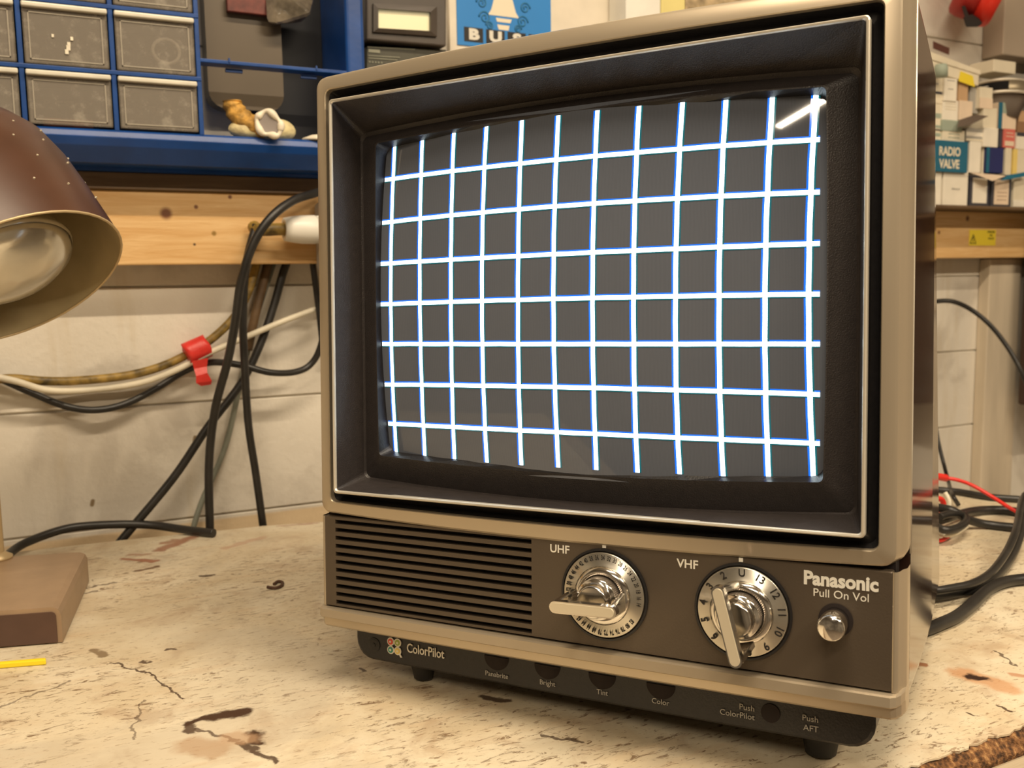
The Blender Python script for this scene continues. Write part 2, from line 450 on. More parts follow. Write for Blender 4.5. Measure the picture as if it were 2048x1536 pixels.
# ceiling tube fittings
for i, t in enumerate(TUBES):
    x0, x1, y, z, wt = t
    f = empty('tube_light_fitting', (x0, y, z), ['tube light fitting hanging behind the camera to the left', 'tube light fitting hanging behind the camera to the right', 'tube light fitting hanging above the workbench'][i], 'light', 'tube lights under the ceiling')
    part(MB().rbox((x0 - .03, y - .03, z + .01), (x1 + .03, y + .03, z + .05), .004), 'housing', 'white_plastic', f)
    for hx in (x0 + .1, x1 - .108): part(MB().box((hx, y - .004, z + .048), (hx + .008, y + .004, Z1)), 'hanger', 'grey_plastic', f)
    tube_light(*t).parent = None

# pine batten on the wall
knot = (.20, .075, .03)
kn = [(P(332, 427, 1.055).x, P(332, 427, 1.055).z, .0085, knot), (P(428, 467, 1.055).x, P(428, 467, 1.055).z, .0035, (.30, .17, .03)),
      (P(389, 489, 1.055).x, P(389, 489, 1.055).z, .002, (.1, .05, .02)), (P(392, 414, 1.055).x, P(392, 414, 1.055).z, .003, knot),
      (P(460, 394, 1.055).x, P(460, 394, 1.055).z, .003, knot), (P(1878, 465, 1.055).x, P(1878, 465, 1.055).z, .004, knot), (P(1935, 437, 1.055).x, P(1935, 437, 1.055).z, .006, knot)]
MT['pine'] = wood('pine', (.86, .60, .30), (.66, .38, .14), (1, 10, 14), kn, .45)
bt = MB().rbox((-1.2, 1.055, .2875), (2.1, 1.0780, .364), .0015).box((-.9, 1.076, .29), (-.8, 1.0995, .36)).box((1.9, 1.076, .29), (2.0, 1.0995, .36))
o = tag(bt.build('timber_batten', 'pine'), 'long pale pine batten with knots screwed along the white boarded wall', 'beam')
tag(MB().rbox((-1.2, 1.05, .3642), (.60, 1.099, .3815), .001).build('shelf_board', 'darkwood'), 'dark thin shelf board on the batten under the blue drawer cabinet', 'shelf')
tag(MB().rbox((.62, 1.005, .3642), (2.1, 1.099, .3690), .0008).build('shelf_board', 'darkwood'), 'thin brown shelf board on the batten under the valve boxes', 'shelf')

# right-hand post and grey panel
pa = P(1966, 700, 1.085)
MT['post'] = mat('post_paint', (.64, .55, .42), .6, 0, .25, 14, .3, 60, stretch=(1, 1, .15))
struct(MB().rbox((pa.x, 1.078, -.5), (pa.x + .085, 1.0995, .2865), .002), 'trim_1', 'post')
struct(MB().rbox((pa.x + .086, 1.084, -.5), (pa.x + .26, 1.0995, .2865), .002), 'trim_2', 'wall')
pb = P(1997, 60, 1.07); pc = P(1997, 112, 1.07)
tag(MB().rbox((pb.x, 1.06, pc.z), (pb.x + .5, 1.0995, 1.0), .002).build('grey_panel', mat('grey_board', (.44, .36, .28), .6, 0, .1, 5)), 'plain grey brown board on the wall right of the red tape reel', 'board')

# ---------------------------------------------------------------- workbench
bench = empty('workbench', (.3, .7, -.9), 'old wooden workbench with scratched cream painted top, broken front edge', 'workbench')
rear = [(-.9, 1.075), (-.1, 1.062), (.071, 1.048), (.161, 1.035), (.2165, 1.029), (.2755, 1.014), (.971, .756), (1.033, .700), (1.2, .56)]
fe = []
x = 1.2
while x > .34:
    fe.append((x, .3355 + random.uniform(-.0016, .0016) + .0008 * math.sin(x * 160))); x -= random.uniform(.002, .005)
fe.append((.33, .336)); fe.append((-.9, .336))
outl = rear + fe
top = MB(); n = len(outl)
top.add([(x, y, 0) for x, y in outl] + [(x, y, -.0012) for x, y in outl], [list(range(n))[::-1], [n + i for i in range(n)]] + [(i, (i + 1) % n, n + (i + 1) % n, n + i) for i in range(n)])
part(top, 'bench_top', 'bench', bench)
ch = MB()
NX = 330; rows = [(.3395, -.0013), (.3350, -.0018), (.3325, -.0040), (.3300, -.0065), (.3285, -.0100), (.3280, -.03)]
lp = []
for (yy, zz) in rows:
    lp.append([(-.9 + 2.1 * i / NX, yy + (random.uniform(-.0011, .0011) if yy < .338 else 0), zz + (random.uniform(-.0010, .0010) if -.02 < zz < -.0015 else 0)) for i in range(NX + 1)])
ch.rings(lp, 0, False, closed=False)
part(ch, 'broken_edge', 'chip', bench)
core = MB(); ro = [(x, y - .004) for x, y in rear]; ol = ro + [(1.2, .3400), (-.9, .3400)]; n = len(ol)
core.add([(x, y, -.0014) for x, y in ol] + [(x, y, -.03) for x, y in ol], [list(range(n))[::-1], [n + i for i in range(n)]] + [(i, (i + 1) % n, n + (i + 1) % n, n + i) for i in range(n)])
part(core, 'bench_core', 'timber', bench)
part(MB().rbox((-.9, .288, -.10), (1.2, .3275, -.0105), .003), 'front_rail', 'timber', bench)
for (lx, ly) in ((-.8, .34), (1.08, .34), (-.8, .95), (.9, .66)):
    part(MB().rbox((lx, ly, -.9), (lx + .07, ly + .07, -.0305), .003), 'leg', 'timber', bench)

# ================================================================ TELEVISION
TO = Vector((.26973, .461965, .262545))
TX = Vector((.57555002, -.81735504, .02594076)); TU = Vector((.04345243, .0622434, .99711466)); TN = Vector((-.81661133, -.57276217, .07134025))
TR = Matrix((TX, -TN, TU)).transposed()
SH = Vector((0, -.16, .2575))          # front-centre coordinates -> base coordinates
tv = bpy.data.objects.new('television', None); tv.empty_display_size = .03; COL.objects.link(tv)
tv.matrix_world = Matrix.Translation(TO - TR @ SH) @ TR.to_4x4()
tag(tv, 'portable brown and champagne television set showing a white crosshatch grid', 'television')


def T(x, z, d): return Vector((x, -d, z))


def tvp(mb, name, mats, parent=None, fix=True): mb.shift(SH); return mb.build(name, mats, parent or tv, fix)


def loop(l, d): return [T(x, z, d) for x, z in l]


def benchz(x, d): return (-.272 + .009455 - .02594 * x - .07134 * d) / .99711     # bench height in TV coordinates

# cabinet body: side outline slopes at the back
def body_loop(f, inset=0., tsl=0.):
    pass
prof = [(-.030, .1500, -.2190), (-.120, .1500, -.2300), (-.190, .1440, -.2370), (-.205, .1300, -.2380)]
cab = MB()
sec = []
NB = 15
def sect(d_top, d_bot, hw, zt, zb, r):
    l = rrect(-hw, hw, zb, zt, r, 0, .003 if hw > .17 else 0)
    return [T(x, z, d_top + (d_bot - d_top) * (zt - z) / (zt - zb)) for x, z in l]
sec.append(sect(-.0300, -.030, .1818, .1480, -.2165, .008))
sec.append(sect(-.100, -.100, .1818, .1490, -.2245, .010))
sec.append(sect(-.170, -.200, .1818, .1490, -.2300, .012))
sec.append(sect(-.192, -.325, .1800, .1330, -.2325, .016))
sec.append(sect(-.205, -.330, .1700, .1230, -.2280, .016))
sec.append(sect(-.290, -.345, .1150, .080, -.215, .02))
sec.append(sect(-.330, -.360, .100, .06, -.205, .02))
cab.rings(sec, 0, False, True, True)
body = tvp(cab, 'cabinet', 'cabinet')
for p in body.data.polygons: p.use_smooth = False
# dark inner block behind the front parts (visible in the seams)
tvp(MB().hull([T(x, z, d) for x in (-.1765, .1765) for z in (-.2135, -.1395) for d in (-.029, -.012)]), 'seam_frame', 'slot')

# upper champagne frame
fr = MB()
fr.rings([loop(rrect(-.1690, .1690, -.1325, .1345, .004, 0, .0022), -.016),
          loop(rrect(-.1692, .1692, -.1330, .1347, .004, 0, .0022), -.0045),
          loop(rrect(-.1697, .1697, -.1335, .1352, .0045, 0, .0022), -.0038),
          loop(rrect(-.1755, .1755, -.1392, .1412, .006, 0, .0040), -.0045),
          loop(rrect(-.1772, .1772, -.1402, .1428, .0065, 0, .0042), -.0056),
          loop(rrect(-.1782, .1782, -.1405, .1442, .007, 0, .0042), -.0085),
          loop(rrect(-.1795, .1795, -.1406, .1458, .0075, 0, .0042), -.0140),
          loop(rrect(-.1812, .1812, -.1406, .1472, .008, 0, .0040), -.0180),
          loop(rrect(-.1818, .1818, -.1406, .1480, .008, 0, .0035), -.0292),
          loop(rrect(-.1690, .1690, -.1325, .1345, .004, 0, .0022), -.0292)], 0, True)
o = tvp(fr, 'front_frame', 'champagne')
md = o.modifiers.new('e', 'EDGE_SPLIT'); md.split_angle = math.radians(28)
for s in (-1, 1):
    tvp(MB().tube([T(s * .1816, z, -.0296) for z in (-.138, 0, .140)], .0007, 0, 6, 2), 'edge_bead', 'silver')

# black channel between frame and bright trim
chn = MB().rings([loop(rrect(-.1692, .1692, -.1330, .1347, .004, 0, .0022), -.008),
                  loop(rrect(-.1672, .1672, -.1310, .1325, .004, 0, .0020), -.013),
                  loop(rrect(-.1636, .1636, -.1268, .1274, .003, 0, .0006), -.010),
                  loop(rrect(-.1634, .1634, -.1266, .1270, .003, 0, .0006), -.003)], 0, False)
tvp(chn, 'channel', 'black')
# bright trim line
br = MB().rings([loop(rrect(-.1635, .1635, -.1267, .1271, .0022, 0, .0006), -.004),
                 loop(rrect(-.1633, .1633, -.1265, .1269, .0022, 0, .0006), -.0002),
                 loop(rrect(-.1627, .1627, -.1259, .1263, .0020, 0, .0006), .0006),
                 loop(rrect(-.1618, .1618, -.1250, .1254, .0018, 0, .0006), .0004),
                 loop(rrect(-.1614, .1614, -.1246, .1250, .0018, 0, .0006), -.0004),
                 loop(rrect(-.1613, .1613, -.1245, .1249, .0018, 0, .0006), -.003)], 0, False)
tvp(br, 'bright_trim', 'silver')


def surf(x, z): return -.015 - .010 * (x / .14) ** 2 - .006 * (z / .105) ** 2


# dark surround: walls going in, dished face, lip round the tube
A_ = rrect(-.1614, .1614, -.1246, .1250, .0018, 0, .0006)
B_ = rrect(-.1585, .1560, -.1195, .1100, .004, .0000, .0058)
C_ = rrect(-.1575, .1545, -.1188, .1075, .004, .0000, .0060)
D_ = rrect(-.1428, .1405, -.1035, .1015, .0025, .0012, .0045)
E_ = rrect(-.1418, .1398, -.1030, .1007, .0025, .0012, .0045)
F_ = rrect(-.1390, .1385, -.1005, .0985, .006, .0030, .0030)
sr = MB()
sr.rings([loop(A_, -.001), loop(B_, -.0268)], 0, False)
sr.rings([loop(B_, -.0268), loop(C_, -.0282), loop(D_, -.0212), loop(E_, -.0210)], 0, False)
sr.rings([loop(E_, -.0210), [T(x, z, surf(x, z) - .0015) for x, z in F_]], 1, False)
sro = tvp(sr, 'screen_surround', ['surround', 'black'])

# the picture tube face with the crosshatch picture on it
scn = MB(); NU, NV = 40, 30
def sp(x, z, e=0.): return T(x, z, surf(x, z) + e)
g = []
for j in range(NV + 1):
    g.append([sp(-.147 + .292 * i / NU, -.110 + .218 * j / NV) for i in range(NU + 1)])
scn.rings(g, 0, True, closed=False)
V = [[(-0.1326, 0.1005), (-0.1333, -0.0038), (-0.1341, -0.1019)], [(-0.1094, 0.1017), (-0.1087, -0.0035), (-0.1097, -0.1024)], [(-0.0845, 0.1027), (-0.0841, -0.0033), (-0.086, -0.1029)], [(-0.0602, 0.103), (-0.0609, -0.0031), (-0.0614, -0.1036)], [(-0.0352, 0.1036), (-0.0355, -0.0035), (-0.0367, -0.1037)], [(-0.0109, 0.1036), (-0.0118, -0.0033), (-0.0116, -0.1037)], [(0.0137, 0.1036), (0.0129, -0.004), (0.0128, -0.1038)], [(0.0386, 0.1032), (0.0375, -0.0041), (0.0378, -0.1039)], [(0.0634, 0.1027), (0.0615, -0.0042), (0.0622, -0.1035)], [(0.0872, 0.102), (0.0853, -0.0045), (0.0864, -0.1034)], [(0.1115, 0.1011), (0.1094, -0.0048), (0.1106, -0.103)], [(0.1334, 0.0997), (0.1314, -0.0048), (0.1336, -0.1023)]]
H = [[(-0.14, 0.0782), (0.0147, 0.0771), (0.1359, 0.0755)], [(-0.1411, 0.05), (0.0139, 0.0499), (0.1364, 0.048)], [(-0.142, 0.0231), (0.0134, 0.022), (0.1368, 0.0213)], [(-0.1421, -0.0035), (0.0129, -0.004), (0.137, -0.005)], [(-0.1415, -0.0296), (0.0126, -0.0304), (0.1372, -0.031)], [(-0.1407, -0.0564), (0.0136, -0.0557), (0.1372, -0.0575)], [(-0.1394, -0.0824), (0.0134, -0.0825), (0.137, -0.0835)]]


def lag(pts, key, t):
    s = 0
    for i in range(3):
        k = pts[i][1 - key]
        for j in range(3):
            if j != i: k *= (t - pts[j][key]) / (pts[i][key] - pts[j][key])
        s += k
    return s


def strip(pts, vert, w, off, e, mi):
    key = 1 if vert else 0; a, b = pts[0][key], pts[2][key]; la, lb = [], []
    for i in range(25):
        t = a + (b - a) * i / 24; c = lag(pts, key, t) + off + .00008 * math.sin(t * 190 + (a + pts[0][0]) * 50)
        p, q = ((c - w, t), (c + w, t)) if vert else ((t, c - w), (t, c + w))
        la.append(sp(*p, e)); lb.append(sp(*q, e))
    scn.rings([la, lb], mi, True, closed=False)


for p in V:
    strip(p, True, .0018, -.0005, .00010, 2); strip(p, True, .0014, .0009, .00014, 3); strip(p, True, .00130, .0001, .00026, 1)
for p in H:
    strip(p, False, .0014, .0007, .00012, 2); strip(p, False, .0013, -.0006, .00016, 3); strip(p, False, .00125, 0, .00030, 1)


def glow(name, col, st):
    return mat(name, (.02, .02, .02), .08, 0, emit=col, estr=st)


def screen_mat():
    m = bpy.data.materials.new('picture_tube_glass'); nt, N, L, Pn = nodes(m)
    tc = N.new('ShaderNodeTexCoord').outputs['Object']
    wv = N.new('ShaderNodeTexWave'); wv.bands_direction = 'X'; wv.inputs['Scale'].default_value = 420; L.new(tc, wv.inputs['Vector'])
    c = mixc(N, L, wv.outputs[1], (.115, .130, .165), (.135, .152, .192))
    L.new(c, Pn.inputs['Base Color']); Pn.inputs['Roughness'].default_value = .035; Pn.inputs['IOR'].default_value = 1.5
    Pn.inputs['Specular IOR Level'].default_value = .6
    return m


tvp(scn, 'screen', [screen_mat(), glow('beam_white', (.80, .94, 1.), 1.9), glow('beam_blue', (.004, .17, .90), .72), glow('beam_green', (.0, .30, .34), .28)], fix=False)

# lower control panel with slotted loudspeaker grille
pn = MB(); PD = -.0058
slots = []
for i in range(11):
    zc = -.1465 - .00533 * i; slots.append((zc + .00135, zc - .00135))
sx0, sx1 = -.1668, -.0223; PX = .1752
def q4(x0, x1, z0, z1, d=PD, mi=0): pn.add([T(x0, z0, d), T(x1, z0, d), T(x1, z1, d), T(x0, z1, d)], [(0, 1, 2, 3)], mi)
zt, zb = -.1436, -.2026
q4(-PX, sx0, zb, zt); q4(sx1, PX, zb, zt)
ed = [zt] + [v for s in slots for v in s] + [zb]
for i in range(0, len(ed), 2): q4(sx0, sx1, ed[i + 1], ed[i])
for a, b in slots:
    back = PD - .006
    for (p, q) in (((sx0, a), (sx1, a)), ((sx0, b), (sx1, b)), ((sx0, a), (sx0, b)), ((sx1, a), (sx1, b))):
        pn.add([T(*p, PD), T(*q, PD), T(*q, back), T(*p, back)], [(0, 1, 2, 3)], 0)
    pn.add([T(sx0, a, back), T(sx1, a, back), T(sx1, b, back), T(sx0, b, back)], [(0, 1, 2, 3)], 1)
ol = rrect(-PX, PX, zb, zt, .0006); o2 = rrect(-PX - .0008, PX + .0008, zb - .0003, zt + .0006, .001); o3 = rrect(-PX - .0008, PX + .0008, zb - .0003, zt + .0006, .001)
pn.rings([loop(ol, PD), loop(o2, PD - .001), loop(o3, PD - .006)], 0, False)


def pl(cx, cz, d):
    return lambda x, y, h: T(cx + x, cz + y, d + h)


pn.text('UHF', .0066, pl(-.0040, -.1492, PD + .0001), 2, .00010)
pn.text('VHF', .0066, pl(.0722, -.1500, PD + .0001), 2, .00010)
pn.text('Panasonic', .0096, pl(.1512, -.1505, PD + .0002), 2, .00036, sx=.95)
pn.text('Pull On Vol', .0058, pl(.1515, -.1575, PD + .0001), 2)
for cx in (.0238, .1012): pn.box(T(cx - .0011, -.1456, PD + .0001), T(cx + .0011, -.1434, PD + .0004), 2)
tvp(pn, 'control_panel', ['panel', 'slot', 'white_ink'])

# lower frame: side strips and heavy bottom rail
for s in (-1, 1):
    sd = MB(); l = []
    for (x, d) in ((.1755, -.011), (.1757, -.0060), (.1775, -.0066), (.1786, -.0090), (.1798, -.015), (.1814, -.0185), (.1818, -.0292)):
        l.append([T(s * x, z, d) for z in (-.1432, -.16, -.19, -.2034)])
    sd.rings(l, 0, True, closed=False)
    tvp(sd, 'side_strip', 'champagne')
bot = MB(); pr = [(-.2030, -.0075), (-.2034, -.0030), (-.2040, -.0015), (-.2080, -.0010), (-.2087, -.0018), (-.2093, -.0042), (-.2145, -.0052), (-.2158, -.0068), (-.2166, -.0105), (-.2166, -.030), (-.2030, -.030)]
lp = []
for i in range(25):
    t = -1 + 2 * i / 24; sg = 1 if t > 0 else -1; k_ = min(i, 24 - i); bow = .0022 * (1 - t * t)
    x, e = ((.1818, .0225), (.1814, .0125), (.1800, .0060), (.1780, .0018))[k_] if k_ < 4 else (.1755 * abs(-1 + 2 * (i - 4) / 16), 0)
    lp.append([T(sg * x, z - (bow if z < -.207 else bow * .4), max(-.030, d - e) if d > -.029 else d) for z, d in pr])
bot.rings(lp, 0, False, True, True)
tvp(bot, 'bottom_rail', 'champagne')

# base with hidden controls
bs = MB()
l0 = rrect(-.1690, .1660, -.2440, -.2120, .0130, 0, .001)
bs.rings([[T(x, min(z, -.2150) if z > -.2150 else z, d) for x, z in rrect(-.1690 + i_, .1660 - i_, -.2440 + i_, -.2120, .0130, 0, .001)] for (i_, d) in ((.0015, -.0295), (0, -.0310), (0, -.060), (.004, -.12))], 0, False, True, True)
BD = -.0292
bs.lathe(T(-.1536, -.2335, BD - .001), (0, -1, 0), [(.0048, 0), (.0048, .0012), (.0034, .0014)], 1, 24, False).lathe(T(-.1536, -.2335, BD - .001), (0, -1, 0), [(.0034, .0010), (0, .0011)], 2, 24, False).lathe(T(-.1536, -.2335, BD - .001), (0, -1, 0), [(.0016, .0010), (.0014, .0018), (0, .0019)], 1, 16, False)
for cx in (-.0590, -.0235, .0127, .0492):
    l = []
    for (r, h) in ((.0088, -.0010), (.0086, .0004), (.0001, .0005)):
        l.append([T(cx + r * math.cos(a), -.2275 + r * math.sin(a), BD + h) for a in [PI + PI * k / 16 for k in range(17)]])
    bs.rings(l, 2, True, closed=False)
for (t, cx, cz, sz) in (('Panabrite', -.0587, -.2390, .0044), ('Bright', -.0232, -.2385, .0044), ('Tint', .0130, -.2382, .0044), ('Color', .0492, -.2376, .0044)):
    bs.text(t, sz, pl(cx, cz, BD + .0004), 3)
bs.text('Push', .0046, pl(.1035, -.2322, BD + .0004), 4, 0, 'RIGHT'); bs.text('ColorPilot', .0046, pl(.1035, -.2370, BD + .0004), 4, 0, 'RIGHT')
bs.text('Push', .0046, pl(.1375, -.2322, BD + .0004), 4, 0, 'RIGHT'); bs.text('AFT', .0046, pl(.1375, -.2375, BD + .0004), 4, 0, 'RIGHT')
bs.text('ColorPilot', .0086, pl(-.1268, -.2318, BD + .0004), 5, .0001, 'LEFT', sx=.80)
bs.lathe(T(.1120, -.2330, BD - .0005), (0, -1, 0), [(.0052, 0), (.0052, .0009), (0, .0010)], 2, 24, False)
for k, (dx, dz) in enumerate(((-.0028, .0026), (.0028, .0026), (-.0028, -.0030), (.0028, -.0030))):
    c = T(-.1368 + dx, -.2318 + dz, BD)
    bs.lathe(c, (0, -1, 0), [(.0028, 0), (.0028, .0006), (.0022, .00065), (0, .00065)], 5, 20, False)
    bs.lathe(c, (0, -1, 0), [(.0020, .0006), (.0020, .0009), (0, .0009)], 6 + k, 20, False)
    bs.lathe(c, (0, -1, 0), [(.0008, .0009), (.0008, .0011), (0, .0011)], 5, 12, False)
bs.hull([T(-.1340 + a, -.2348 + b, BD + h) for (a, b) in ((.0005, -.0012), (.0012, -.0005), (.0036, -.0038), (.0024, -.0040)) for h in (.0002, .0008)], 5)
tvp(bs, 'base_panel', ['black', 'rubber', 'slot', 'grey_ink', 'grey_ink', 'white_ink', mat('logo_red', (.75, .08, .05), .5), mat('logo_green', (.35, .45, .08), .5), mat('logo_teal', (.05, .30, .22), .5), mat('logo_yellow', (.80, .62, .15), .5)])

# dials
def dial(cx, cz, R, kind):
    root = bpy.data.objects.new('channel_dial', None); COL.objects.link(root); root.parent = tv
    root.location = T(cx, cz, PD) + SH; root.empty_display_size = .01
    tag(root, 'lower numbered UHF dial with horizontal lever' if kind == 'U' else 'numbered VHF dial with steep upright lever')
    def put(mb, name, mats): mb.shift(-T(cx, cz, PD)); o = mb.build(name, mats, root); return o
    ax = (0, -1, 0)
    d = MB(); c0 = T(cx, cz, PD)
    d.lathe(c0, ax, [(R, .0001), (R, .0012), (R - .0012, .0014), (R - .0016, .0006)], 1, 64, False, False)
    d.lathe(c0, ax, [(R - .0018, .0002), (R - .0020, .0018), (R - .0024, .0022), (R - .0080, .0022), (R - .0084, .0030), (.0001, .0030)], 0, 72, True, True)
    if kind == 'U':
        nums = [str(14 + 2 * k) for k in range(35)]
        for k, s in enumerate(nums):
            a = math.radians(-10 + (k - 10) * -360 / 35 * -1 + 10)   # 34 near the top
            ang = math.radians(90 + (k - 10) * (340 / 35))
            r = R - .0048; px, pz = cx + r * math.cos(ang), cz + r * math.sin(ang); t = ang - PI / 2
            d.text(s, .0037, lambda x, y, h, px=px, pz=pz, t=t: T(px + x * math.cos(t) - y * math.sin(t), pz + x * math.sin(t) + y * math.cos(t), PD + .0023 + h), 2, .00003, sx=.62)
    else:
        seq = [('U', 0), ('2', 28), ('3', 55), ('4', 82), ('5', 108), ('6', 136), ('7', 163), ('8', 191), ('9', 218), ('10', 249), ('11', 277), ('12', 305), ('13', 333)]
        for s, a in seq:
            ang = math.radians(90 + a); r = R - .0050; px, pz = cx + r * math.cos(ang), cz + r * math.sin(ang); t = ang - PI / 2
            d.text(s, .0056, lambda x, y, h, px=px, pz=pz, t=t: T(px + x * math.cos(t) - y * math.sin(t), pz + x * math.sin(t) + y * math.cos(t), PD + .0023 + h), 2, .00007)
    put(d, 'dial_plate', ['brushed', 'black', 'black_ink'])
    rg = MB().lathe(c0, ax, [(.0168, .003), (.0166, .0042), (.0150, .0056), (.0128, .0062), (.0122, .0050), (.0121, .003)], 0, 64, True, False)
    put(rg, 'selector_ring', 'chrome')
    kb = MB(); n = 144
    prk = [(.0118, .003), (.0117, .0125)]
    lps = []
    for (r, hh) in prk:
        lps.append([c0 + Vector((math.cos(2 * PI * j / n), 0, math.sin(2 * PI * j / n))) * (r - (.0003 if j % 2 else 0)) + Vector((0, -hh, 0)) for j in range(n)])
    kb.rings(lps, 1, False)
    kb.lathe(c0, ax, [(.0117, .0125), (.0112, .0132), (.0100, .0134), (.0096, .0150), (.0090, .0185), (.0086, .0192), (.0080, .0193)], 0, 64, True, False)
    kb.lathe(c0, ax, [(.0080, .0193), (.0001, .0195)], 0, 48, False, True)
    ko = put(kb, 'tuning_knob', ['chrome', 'knurl'])
    tag(ko, 'small knurled chrome centre knob')
    lv = MB()
    if kind == 'U': e0, e1 = (cx - .0162, cz - .0014), (cx + .0162, cz - .0003)
    else: e0, e1 = (cx - .0048, cz + .0168), (cx + .0042, cz - .0168)
    u = Vector((e1[0] - e0[0], 0, e1[1] - e0[1])).normalized(); wv = Vector((-u.z, 0, u.x)); hw = .0033
    def slab(h0, h1, hw, mi, ext=0.):
        pts = []
        for (e, s) in ((e0, -1), (e1, 1)):
            c = T(e[0], e[1], 0) + u * s * ext
            for k in range(9):
                a = -PI / 2 + PI * k / 8
                pts.append(c + u * s * hw * math.cos(a) + wv * hw * math.sin(a))
        lv.hull([p + Vector((0, -h, 0)) for p in pts for h in (h0, h1)], mi)
    slab(.0215, .0262, hw, 0); slab(.0261, .0268, hw * .76, 1, -.0004)
    cc = T(cx, cz, 0)
    for e, s in ((e0, -1), (e1, 1)):
        c = T(e[0], e[1], 0)
        top = [c + wv * a_ * hw * .9 + u * s * q + Vector((0, -.0235, 0)) for a_ in (-1, 1) for q in (-.0012, .0022)]
        bottom = [c + wv * a_ * .0050 + u * s * q + Vector((0, -.0030, 0)) for a_ in (-1, 1) for q in (-.0035, -.0002)]
        lv.hull(top + bottom, 0, .0006, 2)
    lo = put(lv, 'lever', ['chrome', 'cream_insert'])
    tag(lo, 'chrome lever with cream insert')


dial(.0238, -.1722, .0262, 'U')
dial(.1022, -.1718, .0258, 'V')
kn_ = MB(); c0 = T(.1492, -.1702, PD)
kn_.lathe(c0, (0, -1, 0), [(.0084, .0002), (.0084, .0006), (.0001, .0006)], 1, 40, False)
kn_.lathe(c0, (0, -1, 0), [(.0066, .0004), (.0066, .004), (.0066, .0042), (.0069, .0150), (.0066, .0160), (.0060, .0168), (.0056, .0172), (.0001, .0174)], 0, 48, True)
o = tvp(kn_, 'volume_knob', ['chrome', 'slot']); tag(o, 'small polished pull-out volume knob')

# feet of the set
for (fx, fd, r0, r1, zt_) in ((-.1235, -.0440, .0085, .0065, -.2395), (.1340, -.0575, .0100, .0085, -.2395), (-.140, -.300, .0085, .007, -.2300), (.150, -.300, .0085, .007, -.2300)):
    zb_ = benchz(fx, fd) + .0002
    axd = TR.transposed() @ Vector((0, 0, 1))
    f = MB().lathe(T(fx, zb_, fd), (0, 0, 1), [(r1 - .001, .0006), (r1, .0012), (r0, min(.0100, (zt_ - zb_) * .6)), (r0 + .001, zt_ - zb_)], 0, 28, True)
    tvp(f, 'foot', 'rubber')

# ================================================================ DESK LAMP
lampR = Vector((-.03, .85, 0))
lamp = empty('desk_lamp', (-.034, .85, 0), 'old brown enamel desk lamp with perforated dome shade, standing left of television', 'lamp')
a = Vector((.0083, .7655, 0)); dx = (Vector((-.0339, .7783, 0)) - a).normalized(); dy = (Vector((.0333, .9052, 0)) - a).normalized()
a2 = a + dy * .002
W_, Dp = .115, .150; hh = .0285
bm_ = MB()
def bp(s, t, z): return a + dx * s + dy * t + Vector((0, 0, z))
# folded metal cover (open-ended shell) as bevelled slab
prf = [(0, .0008), (.0, hh - .006), (.0018, hh - .002), (.006, hh), (W_ - .006, hh), (W_ - .0018, hh - .002), (W_, hh - .006), (W_, .0008)]
bm_.rings([[bp(s, t, z) for s, z in prf] for t in (0, Dp)], 0, False, True, True)
lb = part(bm_, 'base', 'base_tan', lamp)
eb = MB(); pr2 = [(.0035, .0014), (.0035, hh - .0065), (.0045, hh - .0045), (.0065, hh - .0035), (W_ - .0065, hh - .0035), (W_ - .0035, hh - .0065), (W_ - .0035, .0014)]
eb.rings([[bp(s, t, z) for s, z in pr2] for t in (-.0012, .004)], 0, False, True, True)
o = part(eb, 'end_plate', 'base_dark', lamp); tag(o, 'dark brown end plate')
SC_C = Vector((-.004, .800, .273)); nrm = Vector((.355, -.486, -.80)).normalized(); ax = -nrm
s0 = Vector((-.0375, .931, hh)); s1 = SC_C + ax * .085 + Vector((-.035, .030, -.02))
st = MB().tube([s0 + Vector((0, 0, -.001)), s0 + Vector((.0, 0, .08)), s0 + Vector((-.0, -.02, .19)), s1 + Vector((-.012, .03, .01)), s1], .0065, 0, 14, 8)
st.lathe(s0, (0, 0, 1), [(.013, 0), (.013, .002), (.008, .005), (.007, .006)], 0, 24)
part(st, 'stem', 'lamp_rim', lamp)
sh = MB(); RR = .0805
out = [(RR, 0), (.0802, .010), (.0798, .022), (.0785, .050), (.0765, .075), (.0712, .100), (.0625, .117), (.0450, .1295), (.0250, .1345), (.0120, .1355), (.0001, .1360)]
sh.lathe(SC_C, ax, out, 0, 72, True, False)
inn = [(r - .0010 if r > .002 else r, h - .0012 if h > 0 else 0.0003) for r, h in out]
sh.lathe(SC_C, ax, inn, 1, 72, True, False)
uu = ax.orthogonal().normalized(); vv = ax.cross(uu)
sh.tube([SC_C + (uu * math.cos(2 * PI * k / 48) + vv * math.sin(2 * PI * k / 48)) * (RR - .0003) for k in range(49)], .0010, 2, 8, 1, False)
so = part(sh, 'shade', ['lamp_brown', 'lamp_in', 'lamp_rim'], lamp)
so.data.polygons.foreach_set('use_smooth', [True] * len(so.data.polygons))
